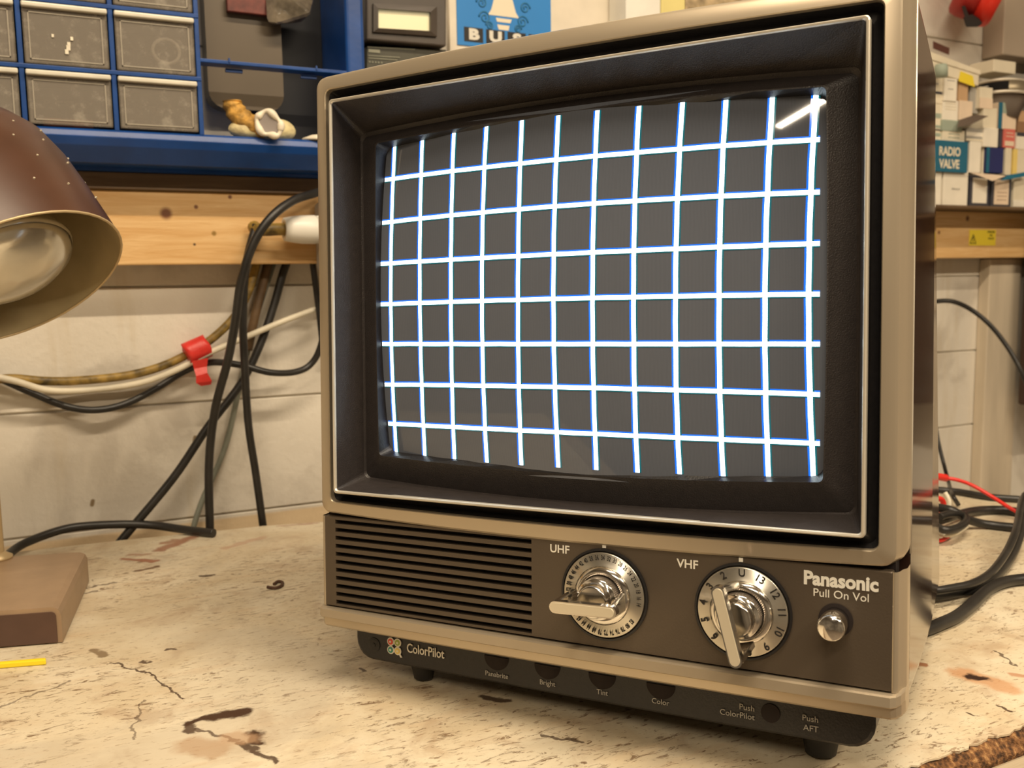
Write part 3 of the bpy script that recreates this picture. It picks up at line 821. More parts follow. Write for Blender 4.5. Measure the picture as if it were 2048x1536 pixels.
# small punched vent holes: bright pin pricks
hl = MB()
random.seed(3)
for ring, (r, h, sl) in enumerate(((.0797, .0300, .0), (.0782, .0550, .5), (.0765, .0750, .25), (.0728, .0930, .6))):
    for k in range(16):
        an = 2 * PI * (k + sl) / 16 + random.uniform(-.06, .06)
        dr = uu * math.cos(an) + vv * math.sin(an)
        hl.lathe(SC_C + dr * (r + .0002) + ax * (h + random.uniform(-.002, .002)), dr + ax * .3, [(.0008, -.0006), (.0008, .0006), (.0001, .0008)], 0, 8, False)
o = part(hl, 'vent_hole', 'cream_insert', lamp); o['kind'] = 'stuff'
bl = MB()
bl.lathe(SC_C, ax, [(.0001, -.002), (.020, -.0005), (.036, .004), (.046, .011), (.0485, .018), (.047, .028), (.036, .050), (.024, .065), (.015, .078), (.0135, .100)], 0, 48, True)
bl.lathe(SC_C, ax, [(.0487, .016), (.0500, .0175), (.0503, .0195), (.0492, .021)], 0, 48, True, False)
part(bl, 'bulb', 'bulb', lamp)

# yellow plastic stick on the bench
y0, y1 = B(-30, 1330, .003), B(92, 1320, .003)
tag(MB().hull([p + Vector((0, s * .0022, h)) for p in (y0, y1) for s in (-1, 1) for h in (-.0029, .0012)], 0, .0009, 2).build('plastic_strip', 'yellow'), 'short bright yellow plastic strip lying on the bench below the lamp base', 'plastic strip')
# little brown hook on the bench
hk = [B(535, 1174, .0016), B(550, 1176, .0016), B(562, 1172, .0016), B(565, 1165, .0016), B(556, 1163, .0016), B(548, 1168, .0016)]
tag(MB().tube(hk, .0014, 0, 8, 5).build('screw_hook', mat('rusty', (.10, .05, .03), .6, .3)), 'tiny dark curled hook lying in the middle of the bench', 'hook')

# ================================================================ CABLES, LEFT
def cable(name, label, pts, r, m, cat='cable', group=None):
    return tag(MB().tube(pts, r, 0, 12, 7).build(name, m), label, cat, group)


def W(l): return [P(u, v, y) for u, v, y in l]


G = 'cables hanging on the wall behind the television'
cable('hanging_cable', 'thick black cable arching from the white gland down past the batten to bench edge',
      W([(660, 378, 1.035), (625, 388, 1.02), (585, 402, 1.005), (543, 434, .995), (508, 485, .995), (483, 560, 1.0), (471, 640, 1.01), (456, 720, 1.025), (430, 820, 1.045), (418, 930, 1.052), (420, 1063, 1.052), (422, 1140, 1.054)]), .0046, 'cable', group=G)
cable('hanging_cable', 'thick black cable falling straight to the bench edge, nearest the television',
      W([(512, 450, 1.040), (492, 530, 1.035), (486, 640, 1.035), (490, 740, 1.04), (497, 850, 1.045), (512, 950, 1.047), (526, 1052, 1.047), (534, 1120, 1.049)]), .0043, 'cable', group=G)
cable('hanging_cable', 'black cable slanting down leftward across the white boards to bench edge',
      W([(590, 490, 1.0850), (568, 540, 1.0850), (548, 610, 1.083), (520, 690, 1.078), (480, 770, 1.074), (415, 855, 1.069), (345, 958, 1.066), (240, 1084, 1.064), (205, 1130, 1.066)]), .0046, 'cable', group=G)
cable('hanging_cable', 'dull grey cable slanting behind the black ones to the bench edge',
      W([(560, 490, 1.0945), (536, 560, 1.0945), (508, 650, 1.0950), (482, 760, 1.094), (450, 895, 1.092), (405, 1000, 1.088), (384, 1066, 1.083), (370, 1130, 1.085)]), .0032, 'cable_grey', group=G)
cable('sagging_cable', 'thin black cable sagging in two loops under the red tape',
      W([(-60, 735, 1.091), (8, 761, 1.091), (60, 784, 1.090), (130, 812, 1.088), (190, 820, 1.083), (250, 808, 1.086), (310, 778, 1.089), (370, 742, 1.091), (420, 725, 1.078), (480, 730, 1.061), (540, 745, 1.058), (590, 744, 1.066), (622, 728, 1.07), (642, 690, 1.065), (655, 620, 1.06)]), .0038, 'cable')
cable('sagging_cable', 'dirty yellow brown cable sagging leftward from the batten through red tape',
      W([(-60, 765, 1.075), (20, 757, 1.08), (90, 762, 1.083), (160, 761, 1.083), (260, 750, 1.082), (335, 728, 1.081), (400, 694, 1.080), (440, 664, 1.080), (473, 628, 1.081), (498, 580, 1.082), (515, 520, 1.088), (525, 480, 1.088)]), .0047, 'cable_brown')
cable('sagging_cable', 'off-white cable sagging below the yellow brown one through red tape',
      W([(-60, 742, 1.066), (30, 762, 1.068), (100, 781, 1.074), (190, 779, 1.084), (280, 766, 1.078), (350, 741, 1.071), (420, 705, 1.068), (480, 679, 1.068), (560, 645, 1.068), (610, 626, 1.074), (650, 612, 1.08), (700, 600, 1.085)]), .0034, 'cable_white')
cable('hanging_cable', 'brown cable coming out from under the pine batten beside black ones',
      W([(548, 480, 1.0885), (528, 560, 1.0885), (508, 640, 1.085), (496, 700, 1.087)]), .0052, mat('brown_sheath', (.11, .065, .03), .5, 0, .4, 50), group=G)
cable('hanging_cable', 'short black cable dropping beside the television frame below the white gland',
      W([(622, 500, 1.07), (630, 560, 1.07), (640, 640, 1.07), (645, 690, 1.068)]), .0036, 'cable', group=G)
cable('bench_cable', 'black cable arching along the rear of the bench beside the lamp base',
      [B(-20, 1150, .006), B(18, 1108, .008), B(60, 1082, .012), B(140, 1056, .016), B(230, 1049, .014), B(300, 1050, .010), B(360, 1058, .006), B(400, 1063, .0052), B(428, 1066, .0050)], .0044, 'cable')
# red tape wrapped round the two cables
tp = MB()
c1, c2 = P(374, 713, 1.0745), P(417, 694, 1.0745)
dirv = (c2 - c1).normalized(); side = dirv.cross(Vector((0, 1, 0))).normalized()
lp = []
for k in range(7):
    t = k / 6; c = c1 + (c2 - c1) * t
    lp.append([c + side * (.0130 * math.cos(a)) + Vector((0, 1, 0)) * (.0125 * math.sin(a)) + dirv * (.0012 * math.sin(3 * a)) + side * .002 for a in [2 * PI * j / 20 for j in range(20)]])
tp.rings(lp, 0, True, True, True)
fl = [[(384, 722), (416, 716)], [(388, 738), (414, 733)], [(392, 752), (415, 746)], [(392, 766), (424, 762)], [(402, 772), (422, 769)]]
for k, s in ((0, -.0006), (1, .0006)):
    tp.add([P(u, v, 1.061 + s + .002 * math.sin(i * 2)) for i, r in enumerate(fl) for u, v in r], [(2 * i, 2 * i + 1, 2 * i + 3, 2 * i + 2) for i in range(4)], 0)
tag(tp.build('tape', 'red_tape'), 'scrap of red tape binding the yellow brown and white cables', 'tape')
# junction box with gland
jb = empty('junction_box', P(640, 470, 1.055), 'grey junction box mostly hidden behind the left edge of television', 'junction box')
j0, j1 = P(628, 405, 1.05), P(640, 545, 1.05)
part(MB().rbox((j0.x, 1.005, j1.z), (j0.x + .09, 1.054, j0.z), .006, 0, 3), 'box_body', 'grey_plastic', jb)
gp = MB(); g0, g1 = P(632, 461, 1.028), P(570, 459, 1.028); gd = Vector((-1, 0, 0)); c = Vector((j0.x + .001, 1.028, P(600, 459, 1.028).z))
L_ = c.x - P(568, 460, 1.028).x
gp.lathe(c, gd, [(.0155, 0), (.0155, .006)], 0, 6, False); gp.lathe(c, gd, [(.0150, .006), (.0158, .008), (.0155, L_ * .55), (.0140, L_ * .8), (.0125, L_), (.008, L_), (.0078, L_ * .5)], 0, 24, True)
o = part(gp, 'cable_gland', 'white_plastic', jb); tag(o, 'white plastic gland')
cable('armoured_cable', 'short dirty yellow cable entering the white gland of the junction box',
      [c + gd * (L_ - .008), c + gd * (L_ + .006), c + gd * (L_ + .020) + Vector((0, .004, -.0005)), c + gd * (L_ + .027) + Vector((0, .014, .001)), c + gd * (L_ + .028) + Vector((0, .0195, .004))], .0068, 'cable_brown')

# ================================================================ CABLES, RIGHT
GR = 'cables lying on the bench right of the television'
cable('looping_cable', 'black cable arching high over the wall right of the television',
      [Vector((.562, .672, .187)), Vector((.66, .76, .20))] + W([(1700, 700, .92), (1790, 640, .98), (1845, 611, 1.0), (1872, 603, 1.0), (1905, 603, .99), (1940, 618, .98), (1978, 648, .96), (2012, 690, .94), (2040, 738, .92), (2065, 800, .90), (2085, 880, .84), (2100, 930, .76)]) + [B(2115, 985, .0300), B(2150, 1020, .0180), B(2200, 1050, .0165), B(2250, 1085, .0150)], .0036, 'cable')
cable('dropping_cable', 'thin black cable dropping behind the red test lead',
      [Vector((.562, .672, .12)), Vector((.66, .74, .15))] + W([(1800, 770, .82), (1850, 805, .85), (1868, 840, .86), (1878, 890, .85), (1888, 930, .84), (1898, 968, .83)]) + [B(1904, 988, .0125), B(1917, 1010, .0028)], .0025, 'cable')
cable('edge_cable', 'black mains cable lying along the back edge of the bench',
      [B(1700, 968, .0045), B(1780, 972, .0045), B(1845, 977, .0045), B(1880, 980, .0045), B(1920, 984, .0045), B(1980, 994, .0045), B(2055, 1000, .0045), B(2120, 1010, .0045), B(2240, 1025, .0045), B(2420, 1070, .0045)], .0040, 'cable', group=GR)
cable('loop_cable', 'upper black cable of the coiled loop on the bench',
      [B(1740, 1060, .006), B(1820, 1052, .009), B(1880, 1040, .012), B(1915, 1030, .010), B(1950, 1022, .006), B(2000, 1020, .0052), B(2045, 1026, .0052), B(2110, 1040, .0052), B(2230, 1055, .0052), B(2410, 1100, .0052)], .0048, 'cable', group=GR)
cable('loop_cable', 'lower black cable of the coiled loop on the bench',
      [B(1740, 1024, .012), B(1820, 1012, .022), B(1880, 1016, .0245), B(1910, 1024, .0225), B(1938, 1040, .011), B(1975, 1049, .0050), B(2040, 1056, .0050), B(2110, 1060, .0050), B(2230, 1075, .0050), B(2410, 1120, .0050)], .0045, 'cable', group=GR)
cable('thick_cable', 'thick double black cable curving across the bench toward television',
      [B(1740, 1105, .0062), B(1800, 1150, .0062), B(1848, 1183, .0062), B(1868, 1190, .0062), B(1905, 1184, .0062), B(1950, 1174, .0062), B(1990, 1150, .0062), B(2020, 1112, .0090), B(2037, 1070, .0170), B(2044, 1035, .0200), B(2046, 1005, .024), B(2060, 985, .026)], .0052, 'cable', group=GR)
cable('thick_cable', 'second black strand lying against the thick curved cable',
      [B(1740, 1095, .0152), B(1800, 1141, .0152), B(1848, 1174, .0152), B(1868, 1181, .0152), B(1905, 1176, .0152), B(1948, 1166, .0152), B(1983, 1144, .0152), B(2013, 1104, .0185), B(2032, 1060, .0270), B(2040, 1020, .031), B(2050, 990, .036)], .0034, 'cable', group=GR)
cable('front_cable', 'black cable sweeping along the bench nearest the camera, right of television',
      [B(1800, 1258, .0052), B(1835, 1262, .0052), B(1858, 1257, .0052), B(1880, 1248, .0052), B(1915, 1232, .0052), B(1945, 1208, .0052), B(1975, 1180, .0052), B(2010, 1164, .0052), B(2055, 1158, .0052), B(2120, 1156, .0052), B(2240, 1171, .0052), B(2420, 1216, .0052)], .0048, 'cable', group=GR)
cable('coil', 'small coil of black wire beside the television side',
      [B(1872, 1052, .018), B(1890, 1060, .017), B(1915, 1056, .016), B(1932, 1042, .016), B(1925, 1030, .018), B(1900, 1028, .022), B(1878, 1034, .024)], .0040, 'cable')
cable('white_lead', 'thin white lead looped under the small black coil',
      [B(1868, 1058, .010), B(1888, 1070, .009), B(1912, 1066, .009), B(1934, 1052, .010)], .0022, 'cable_white')
cable('white_lead', 'short white flat lead arching beside the television side',
      W([(1872, 1042, .66), (1886, 1034, .66), (1896, 1018, .66), (1898, 1002, .66), (1890, 985, .665)]), .0024, 'cable_white')
cable('red_wire', 'short red wire curling below the white lead',
      [B(1870, 1080, .005), B(1885, 1080, .004), B(1900, 1070, .004)], .0020, 'red_cable')
cable('red_wire', 'red insulated wire end beside the television side',
      W([(1874, 996, .68), (1884, 1000, .68), (1887, 1012, .68), (1880, 1024, .68)]), .0030, 'red_cable')
rl = empty('test_lead', W([(1885, 955, .70)])[0], 'red test lead with red plug crossing above the black cables', 'test lead')
part(MB().tube(W([(1862, 952, .70), (1875, 953, .70), (1892, 956, .70)]), .0042, 0, 12, 4), 'plug', 'red_cable', rl)
part(MB().tube(W([(1890, 956, .70), (1915, 960, .69), (1945, 971, .68), (1985, 994, .66), (2020, 1016, .64), (2060, 1038, .62), (2110, 1070, .60)]), .0021, 0, 10, 6), 'lead', 'red_cable', rl)

# ================================================================ BLUE DRAWER CABINET
OY = 1.0; ob = .3818


def XO(u, v=150): return P(u, v, OY).x


def ZO(u, v): return P(u, v, OY).z


colx = [.0113 - .0785, .0113, .0900, .1690]        # column walls (centres) of the left block
xr = .3405
zl = .4165; zrow = [zl, .4710, P(225, 12, 1.0).z, .5985, .652]
xl = colx[0] - .0785
orgn = empty('drawer_cabinet', (.1, 1.05, ob), 'blue plastic small-parts cabinet on the shelf, half its drawers missing', 'cabinet')
fr = MB(); tk = .0022
fr.hull([(x, y, z) for x in (xl - .004, xr + .003) for y, z in ((OY - .001, zl - .002), (OY + .002, zl), (OY - .003, zl - .008), (OY + .001, .4010), (OY + .014, .3860), (OY + .094, .3860), (OY + .094, zl))], 0, .0008, 2)           # heavy bottom lip
fr.box((xl, OY + .045, ob), (xr, OY + .090, .399))
for x in [xl] + colx: fr.rbox((x - tk, OY, zl - .001), (x + tk, OY + .092, .66), .0006)
for z in zrow[1:]: fr.rbox((xl, OY - .0008, z - .0030), (colx[3] + tk, OY + .092, z + .0010), .0006)
zr = P(500, 128, OY).z
fr.rbox((colx[3], OY + .001, zr - .0018), (xr - .018, OY + .020, zr + .0018), .0006)
for u in (460, 634): fr.box((XO(u) - .0008, OY, zr), (XO(u) + .0008, OY + .003, zr + .004))
for u in (470, 620): fr.box((XO(u) - .007, OY + .01, zr - .0075), (XO(u) + .010, OY + .014, zr - .0040))
fr.rbox((xr - .019, OY - .001, zl - .001), (xr + .002, OY + .092, .66), .004, 0, 3)
part(fr, 'frame', 'blue', orgn)
bk = MB().box((xl, OY + .0905, ob + .02), (colx[3], OY + .094, .66)).box((colx[3] + .062, OY + .0905, ob + .02), (xr - .01, OY + .094, .66))
o = part(bk, 'back_panel', 'navy', orgn)
CLR = bpy.data.materials.new('clear_drawer'); nt, N, L, Pn = nodes(CLR)
Pn.inputs['Base Color'].default_value = (.50, .46, .40, 1); Pn.inputs['Roughness'].default_value = .12; Pn.inputs['Alpha'].default_value = .50
tcn = N.new('ShaderNodeTexCoord').outputs['Object']; nz = noise(N, L, tcn, 90, 5, None, .7); n3 = noise(N, L, tcn, 25, 3)
L.new(mixc(N, L, sstep(N, L, math_(N, L, 'ADD', nz, math_(N, L, 'MULTIPLY', n3, .35)), .66, 1.05), (.36, .32, .27), (.62, .57, .48)), Pn.inputs['Base Color'])
GD = 'clear drawers in the blue cabinet'
cells = []
names = [['third column', 'second column', 'last column']]
lab = {(0, 0): 'clear drawer behind the lamp shade, leftmost in bottom row', (1, 0): 'clear drawer with a reddish strip inside, bottom row middle', (2, 0): 'scratched clear drawer at the bottom right of the filled rows',
       (0, 1): 'clear drawer cut by photo left edge, second row up', (1, 1): 'clear drawer with tiny pale flecks on its front', (2, 1): 'clear drawer with a white tape ring inside',
       (0, 2): 'clear drawer cut by the photo corner, third row up', (1, 2): 'clear drawer in third row, above the flecked drawer', (2, 2): 'clear drawer in third row, above the tape ring drawer'}
for ci in range(3):
    for ri in range(3):
        xa, xb = colx[ci] + tk + .0012, colx[ci + 1] - tk - .0012
        za, zb2 = zrow[ri] + .0016, zrow[ri + 1] - .0042
        r = empty('drawer', ((xa + xb) / 2, OY + .03, za), lab[(ci, ri)], 'drawer', GD)
        th = .0012; yb = OY + .086; yf = OY - .001
        tr = MB().box((xa, yf, za), (xb, yf + th, zb2 - .002)).box((xa, yb - th, za), (xb, yb, zb2 - .012)).box((xa, yf, za), (xa + th, yb, zb2 - .010)).box((xb - th, yf, za), (xb, yb, zb2 - .010)).box((xa, yf, za), (xb, yb, za + th))
        m_ = .0045; fz0, fz1 = za + .0035, zb2 - .0085
        for (a_, b_) in (((xa + m_, fz0), (xb - m_, fz0 + .0010)), ((xa + m_, fz1 - .0010), (xb - m_, fz1)), ((xa + m_, fz0), (xa + m_ + .0010, fz1)), ((xb - m_ - .0010, fz0), (xb - m_, fz1))):
            tr.box((a_[0], yf - .0006, a_[1]), (b_[0] , yf + .0002, b_[1]), 1)
        part(tr, 'tray', [CLR, MT.setdefault('rim', mat('tray_rim', (.42, .38, .31), .3))], r)
        part(MB().rbox((xa - .0004, yf - .0050, zb2 - .0052), (xb + .0004, yf + .002, zb2 - .0004), .0014, 0, 3), 'pull_lip', 'clear_lip', r)
        if (ci, ri) == (1, 0):
            tag(MB().rbox((xa + .012, OY + .02, za + th), (xb - .016, OY + .05, za + .009), .001).build('component_strip', mat('reddish_strip', (.62, .25, .14), .5, 0, .3, 90)), 'reddish strip of parts inside the bottom middle drawer', 'parts')
        if (ci, ri) == (2, 1):
            tag(MB().tube([Vector(((xa + xb) / 2 + .010 + .0125 * math.cos(t), OY + .0026, za + .022 + .0115 * math.sin(t))) for t in [2 * PI * k / 16 for k in range(17)]], .0016, 0, 8, 3).build('tape_ring', 'shell_white'), 'white ring inside the clear drawer, second row', 'ring')
        if (ci, ri) == (1, 1):
            fk = MB()
            for (u, v, s) in ((105, 71, .0012), (143, 77, .0014), (136, 95, .002), (133, 103, .0018), (137, 88, .0016)):
                c = P(u, v, yf - .0006); fk.hull([c + Vector((a * s, b * .0004, cc * s * 1.3)) for a in (-.7, 1) for b in (-1, 1) for cc in (-1, .8)])
            o = part(fk, 'paint_fleck', 'shell_white', r)
# things in the open bay, their colours darkened to carry its shade
MT['shaded_plastic'] = mat('shaded_bin_plastic', (.13, .100, .066), .4, 0, .1, 8)
a0, a1 = P(405, 0, 1.07).x, P(556, 0, 1.07).x; zb_ = P(520, 224, 1.07).z
tb = MB(); l = [(a0, zl + .0005 if False else zb_), (a1, zb_), (a1, .66), (a0, .66)]
rr = rrect(a0, a1, max(zb_, zl + .001), .655, .018)
tb.rings([[Vector((x, y, z)) for x, z in rr] for y in (1.062, 1.085)], 0, False, True, True)
tag(tb.build('storage_bin', 'shaded_plastic'), 'shade-darkened brown rounded plastic bin standing in the open bay of the blue cabinet', 'bin')
bg = MB(); random.seed(11)
bc = P(585, 20, 1.045)
pts = [bc + Vector((random.uniform(-.030, .030), random.uniform(-.012, .012), random.uniform(-.02, .03))) for _ in range(16)]
bg.hull(pts, 0, .002, 1)
tag(bg.build('plastic_bag', mat('shaded_bag_film', (.17, .14, .10), .2, 0, .5, 60, .8, 60, coat=.5)), 'crumpled clear plastic bag hanging in the top of open bay', 'bag')  # film colour darkened for the bay's shade
rb = MB().rbox(P(455, 22, 1.052), P(548, 6, 1.060), .001)
tag(rb.build('wire_bundle', mat('shaded_red', (.15, .035, .025), .5, 0, .4, 80)), 'shade-darkened red bundle in the bay left of the plastic bag', 'parts')  # red lowered to stand for the same shade

# shells on the lip
sh1 = MB(); s0_ = P(500, 262, 1.01); s1_ = P(463, 205, 1.01)
sh1.tube([P(528, 262, 1.012), P(500, 250, 1.012), P(478, 232, 1.012), P(466, 212, 1.012), P(464, 202, 1.012)], lambda t: .0125 - .0035 * t + .0007 * math.sin(t * 34), 0, 18, 8)
shell = empty('seashell', (P(500, 270, 1.01).x, 1.01, zl), 'knobbly yellow and cream seashell on the blue cabinet lip', 'seashell')
part(sh1, 'spire', 'horn', shell)
b1 = P(505, 262, 1.008); sh2 = MB()
for k, (cc, rx, rz) in enumerate(((P(498, 260, 1.012), .021, .0100), (P(560, 262, 1.016), .0165, .0115))):
    lps = []
    for i in range(13):
        t = PI * i / 12; lps.append([Vector((cc.x + rx * math.cos(t) * -1, cc.y + rz * math.sin(t) * math.cos(a), max(zl + .0004, cc.z + rz * math.sin(t) * math.sin(a) * (1 + .08 * math.sin(5 * a))))) for a in [2 * PI * j / 16 for j in range(16)]])
    sh2.rings(lps, 0, True, True, True)
part(sh2, 'body_whorl', 'bone', shell)
sh3 = MB(); cc = P(538, 248, .992)
R1 = Vector((.72, -.25, -.42)).normalized(); R2 = Vector((.35, -.1, .95)).normalized()
ringp = [cc + R1 * (.0130 * math.cos(a)) + R2 * (.0110 * math.sin(a)) + Vector((.0, 0, .0012 * math.sin(4 * a))) for a in [2 * PI * k / 24 for k in range(25)]]
sh3.tube(ringp, lambda t: .0030 + .0009 * math.sin(t * 31), 0, 10, 3, False)
part(sh3, 'outer_lip', 'shell_white', shell)
nn_ = R1.cross(R2)
sh4 = MB().rings([[cc + nn_ * h + R1 * (r * math.cos(a)) + R2 * (r * math.sin(a)) for a in [2 * PI * k / 24 for k in range(24)]] for r, h in ((.0125, .001), (.010, .0005), (.004, .000), (.0001, .0))], 0, True)
part(sh4, 'mouth', 'shell_in', shell)
wc = P(618, 276, 1.005)
tag(MB().lathe((wc.x + .012, 1.012, zl), (0, 0, 1), [(.0001, .0003), (.018, .0003), (.017, .003), (.008, .0065), (.0001, .0075)], 0, 24).build('limpet_shell', 'shell_white'), 'flat white shell on the cabinet lip beside the television corner', 'seashell')

# ================================================================ METER AND POSTER
def face(u, v, y): return P(u, v, y)


mtr = empty('panel_meter', (P(810, 60, 1.06).x, 1.08, P(810, 100, 1.06).z), 'dark framed panel meter with pale yellow display on the wall', 'meter')
c = [P(733, -10, 1.05), P(893, -6, 1.05), P(893, 93, 1.05), P(733, 80, 1.05)]
MT['meter'] = mat('meter_brown', (.070, .055, .045), .4, 0, .1, 30)
part(MB().hull([p + Vector((0, q, 0)) for p in c for q in (0, .045)], 0, .002, 2), 'housing', 'meter', mtr)
c2_ = [P(745, 8, 1.05), P(872, 14, 1.05), P(872, 74, 1.05), P(745, 65, 1.05)]
bz = MB()
c3_ = [P(754, 19, 1.05), P(858, 26, 1.05), P(858, 64, 1.05), P(754, 58, 1.05)]
fw = Vector((0, -.005, 0))
for i in range(4):
    j = (i + 1) % 4
    bz.hull([c2_[i], c2_[j], c3_[i], c3_[j], c2_[i] + fw * .6, c2_[j] + fw * .6, c3_[i] + fw, c3_[j] + fw])
part(bz, 'bezel', 'meter', mtr)
part(MB().add([p + Vector((0, -.0006, 0)) for p in c3_], [(0, 1, 2, 3)]).add([c3_[i] + Vector((0, -.0007, 0)) + (c3_[k] - c3_[i]) * t for (i, k, t) in ((0, 1, .12), (0, 1, .15), (3, 1, .1))], [], 0), 'display', mat('pale_lcd', (.86, .80, .52), .4, emit=(.9, .82, .5), estr=.12), mtr)
lp_ = [P(733, 92, 1.06), P(893, 99, 1.06), P(893, 175, 1.06), P(733, 165, 1.06)]
lr = empty('instrument_panel', (lp_[2].x, 1.09, lp_[2].z), 'dark labelled instrument panel just below the panel meter', 'instrument')
part(MB().hull([p + Vector((0, q, 0)) for p in lp_ for q in (0, .037)], 0, .001, 1), 'housing', mat('panel_olive', (.075, .072, .05), .5, 0, .1, 40), lr)
ln = MB()
def bar(u0, v0, u1, v1, w=1.6, y=1.0592, mb=ln, mi=0):
    mb.hull([P(u0, v0 - w, y), P(u0, v0 + w, y), P(u1, v1 + w, y), P(u1, v1 - w, y)] + [P(u0, v0 - w, y + .0007), P(u0, v0 + w, y + .0007), P(u1, v1 + w, y + .0007), P(u1, v1 - w, y + .0007)], mi)
bar(735, 94, 830, 99, .8); bar(735, 94, 735, 124, .8); bar(830, 99, 830, 110, .8); bar(737, 101, 760, 103, 3.2); bar(737, 111, 800, 115, .8); bar(737, 116, 795, 120, .8)
for k in range(5): bar(738 + 6 * k, 123.5 + .4 * k, 741 + 6 * k, 124 + .4 * k, 1.6)
part(ln, 'printed_line', mat('dull_print', (.30, .30, .22), .5), lr)

# cream board and poster
cbx0, cbx1 = P(897, 50, 1.095).x, P(1236, 50, 1.095).x
tag(MB().rbox((cbx0, 1.092, .50), (cbx1, 1.0992, 1.0), .001).build('cream_board', card('cream_board', (.84, .76, .63))), 'plain cream board on the wall carrying the blue bell poster', 'board')
ps = MB(); PY = 1.0905
p0, p1 = P(915, 89, PY), P(1102, 62, PY); px0, px1, pz0, pz1 = p0.x, p1.x, P(915, 89, PY).z, .93
ps.box((px0, PY, pz0), (px1, PY + .001, pz1), 0)
cxp = P(1007, 20, PY).x; zc_ = P(1007, 33, PY).z
def flat(pts, mi, e=.0003): ps.add([(x, PY - e, z) for x, z in pts], [list(range(len(pts)))], mi)
wv_ = px1 - px0
bell = [(-.165, 0), (-.13, .05), (-.085, .20), (-.072, .34), (-.05, .42), (0, .45), (.05, .42), (.072, .34), (.085, .20), (.13, .05), (.165, 0)]
flat([(cxp + a * wv_, zc_ + b * wv_) for a, b in bell], 1)
flat([(cxp + a * wv_, zc_ + b * wv_) for a, b in ((-.085, -.02), (.085, -.02), (.07, -.055), (-.07, -.055))], 1)
flat([(cxp + a * wv_, zc_ + b * wv_) for a, b in ((-.070, -.08), (.060, -.08), (.050, -.125), (-.055, -.125))], 1)
for s in (-1, 1):
    for (ox, oz, rr_) in ((.23, .10, .055), (.20, -.03, .06), (.26, .25, .05), (.15, -.10, .04)):
        pts = []
        for k in range(26):
            a_ = k * .42; r = rr_ * wv_ * (1 - k / 30)
            pts.append(Vector((cxp + s * (ox * wv_ + r * math.cos(a_)), PY - .0002, zc_ + oz * wv_ + r * math.sin(a_))))
        ps.tube(pts, .0011, 2, 5, 1)
bx = P(928, 70, PY).x; zt2, zb3 = P(945, 55, PY).z, P(945, 84, PY).z; sz = (zt2 - zb3)
for k, ch_ in enumerate('BUSH'):
    u = bx + k * (P(972, 70, PY).x - P(928, 70, PY).x)
    flat([(u, zb3), (u + sz * 1.5, zb3), (u + sz * 1.5, zt2), (u, zt2)], 3, .0003)
    ps.text(ch_, sz * .98, lambda x, y, h, u=u: Vector((u + sz * .76 + x * 1.45, PY - .0005 - h, (zt2 + zb3) / 2 + y)), 4, .0010)
tag(ps.build('poster', [mat('poster_blue', (.025, .25, .70), .5, 0, .04, 10), mat('poster_cream', (.90, .80, .62), .5), mat('poster_darkblue', (.03, .20, .42), .5), 'black_ink', 'white_ink']), 'bright blue poster with a cream bell and boxed lettering behind television', 'poster')

# top-edge items behind the television
q0 = P(1250, 35, 1.06)
tag(MB().rbox((P(1252, 20, 1.05).x, 1.05, P(1252, 60, 1.05).z), (P(1321, 20, 1.05).x, 1.09, P(1252, -70, 1.05).z), .001).build('card_box', card('white_card', (.92, .90, .82))), 'white upright card box behind the top edge of television', 'box')
tag(MB().rbox((P(1324, 20, 1.05).x, 1.052, P(1324, 60, 1.05).z), (P(1372, 20, 1.05).x, 1.09, P(1324, -70, 1.05).z), .001).build('card_box', card('yellow_card', (.85, .74, .30))), 'yellow upright box beside the white one above television', 'box')
tag(MB().rbox((P(1376, 20, 1.05).x, 1.055, P(1376, 60, 1.05).z), (P(1530, 20, 1.05).x, 1.09, P(1376, -60, 1.05).z), .001).build('card_box', mat('tan_print', (.55, .42, .25), .5, 0, .6, 50)), 'tan patterned box right of the yellow box above television', 'box')
tag(MB().rbox((P(1248, 60, 1.05).x, 1.03, P(1300, 66, 1.05).z - .012), (P(1560, 20, 1.05).x + .05, 1.0995, P(1300, 66, 1.05).z - .0005), .001).build('shelf_board', 'darkwood'), 'hidden brown shelf board behind the top of television', 'shelf')

# ================================================================ RED REEL, TOP RIGHT
rc_ = P(1962, -16, 1.035); rd = Vector((.62, -.66, -.42)).normalized()
reel = empty('tape_reel', rc_, 'red round tape reel with black clip hanging on the upper right wall', 'tape reel')
MT['redp'] = mat('red_plastic', (.82, .035, .018), .32, 0, .05, 20); MT['redd'] = mat('dark_red_plastic', (.42, .025, .02), .4)
part(MB().lathe(rc_, rd, [(.036, -.034), (.042, -.030), (.0445, -.020), (.0445, .006)], 0, 48), 'reel_back', 'redd', reel)
part(MB().lathe(rc_, rd, [(.0445, .0055), (.0475, .008), (.0480, .020), (.0445, .029), (.038, .033), (.0001, .034)], 0, 48), 'reel_face', 'redp', reel)
kp = MB().hull([P(u, v, 1.022) for u, v in ((1926, 35), (1944, 28), (1960, 38), (1965, 47), (1955, 54), (1932, 54))] + [P(u, v, 1.04) for u, v in ((1926, 35), (1944, 28), (1960, 38), (1955, 54), (1932, 54))], 0, .001, 1)
kp.hull([P(u, v, 1.022) for u, v in ((1923, 13), (1930, 11), (1938, 32), (1930, 35))] + [P(u, v, 1.036) for u, v in ((1923, 13), (1930, 11), (1938, 32), (1930, 35))])
part(kp, 'clip', 'rubber', reel)

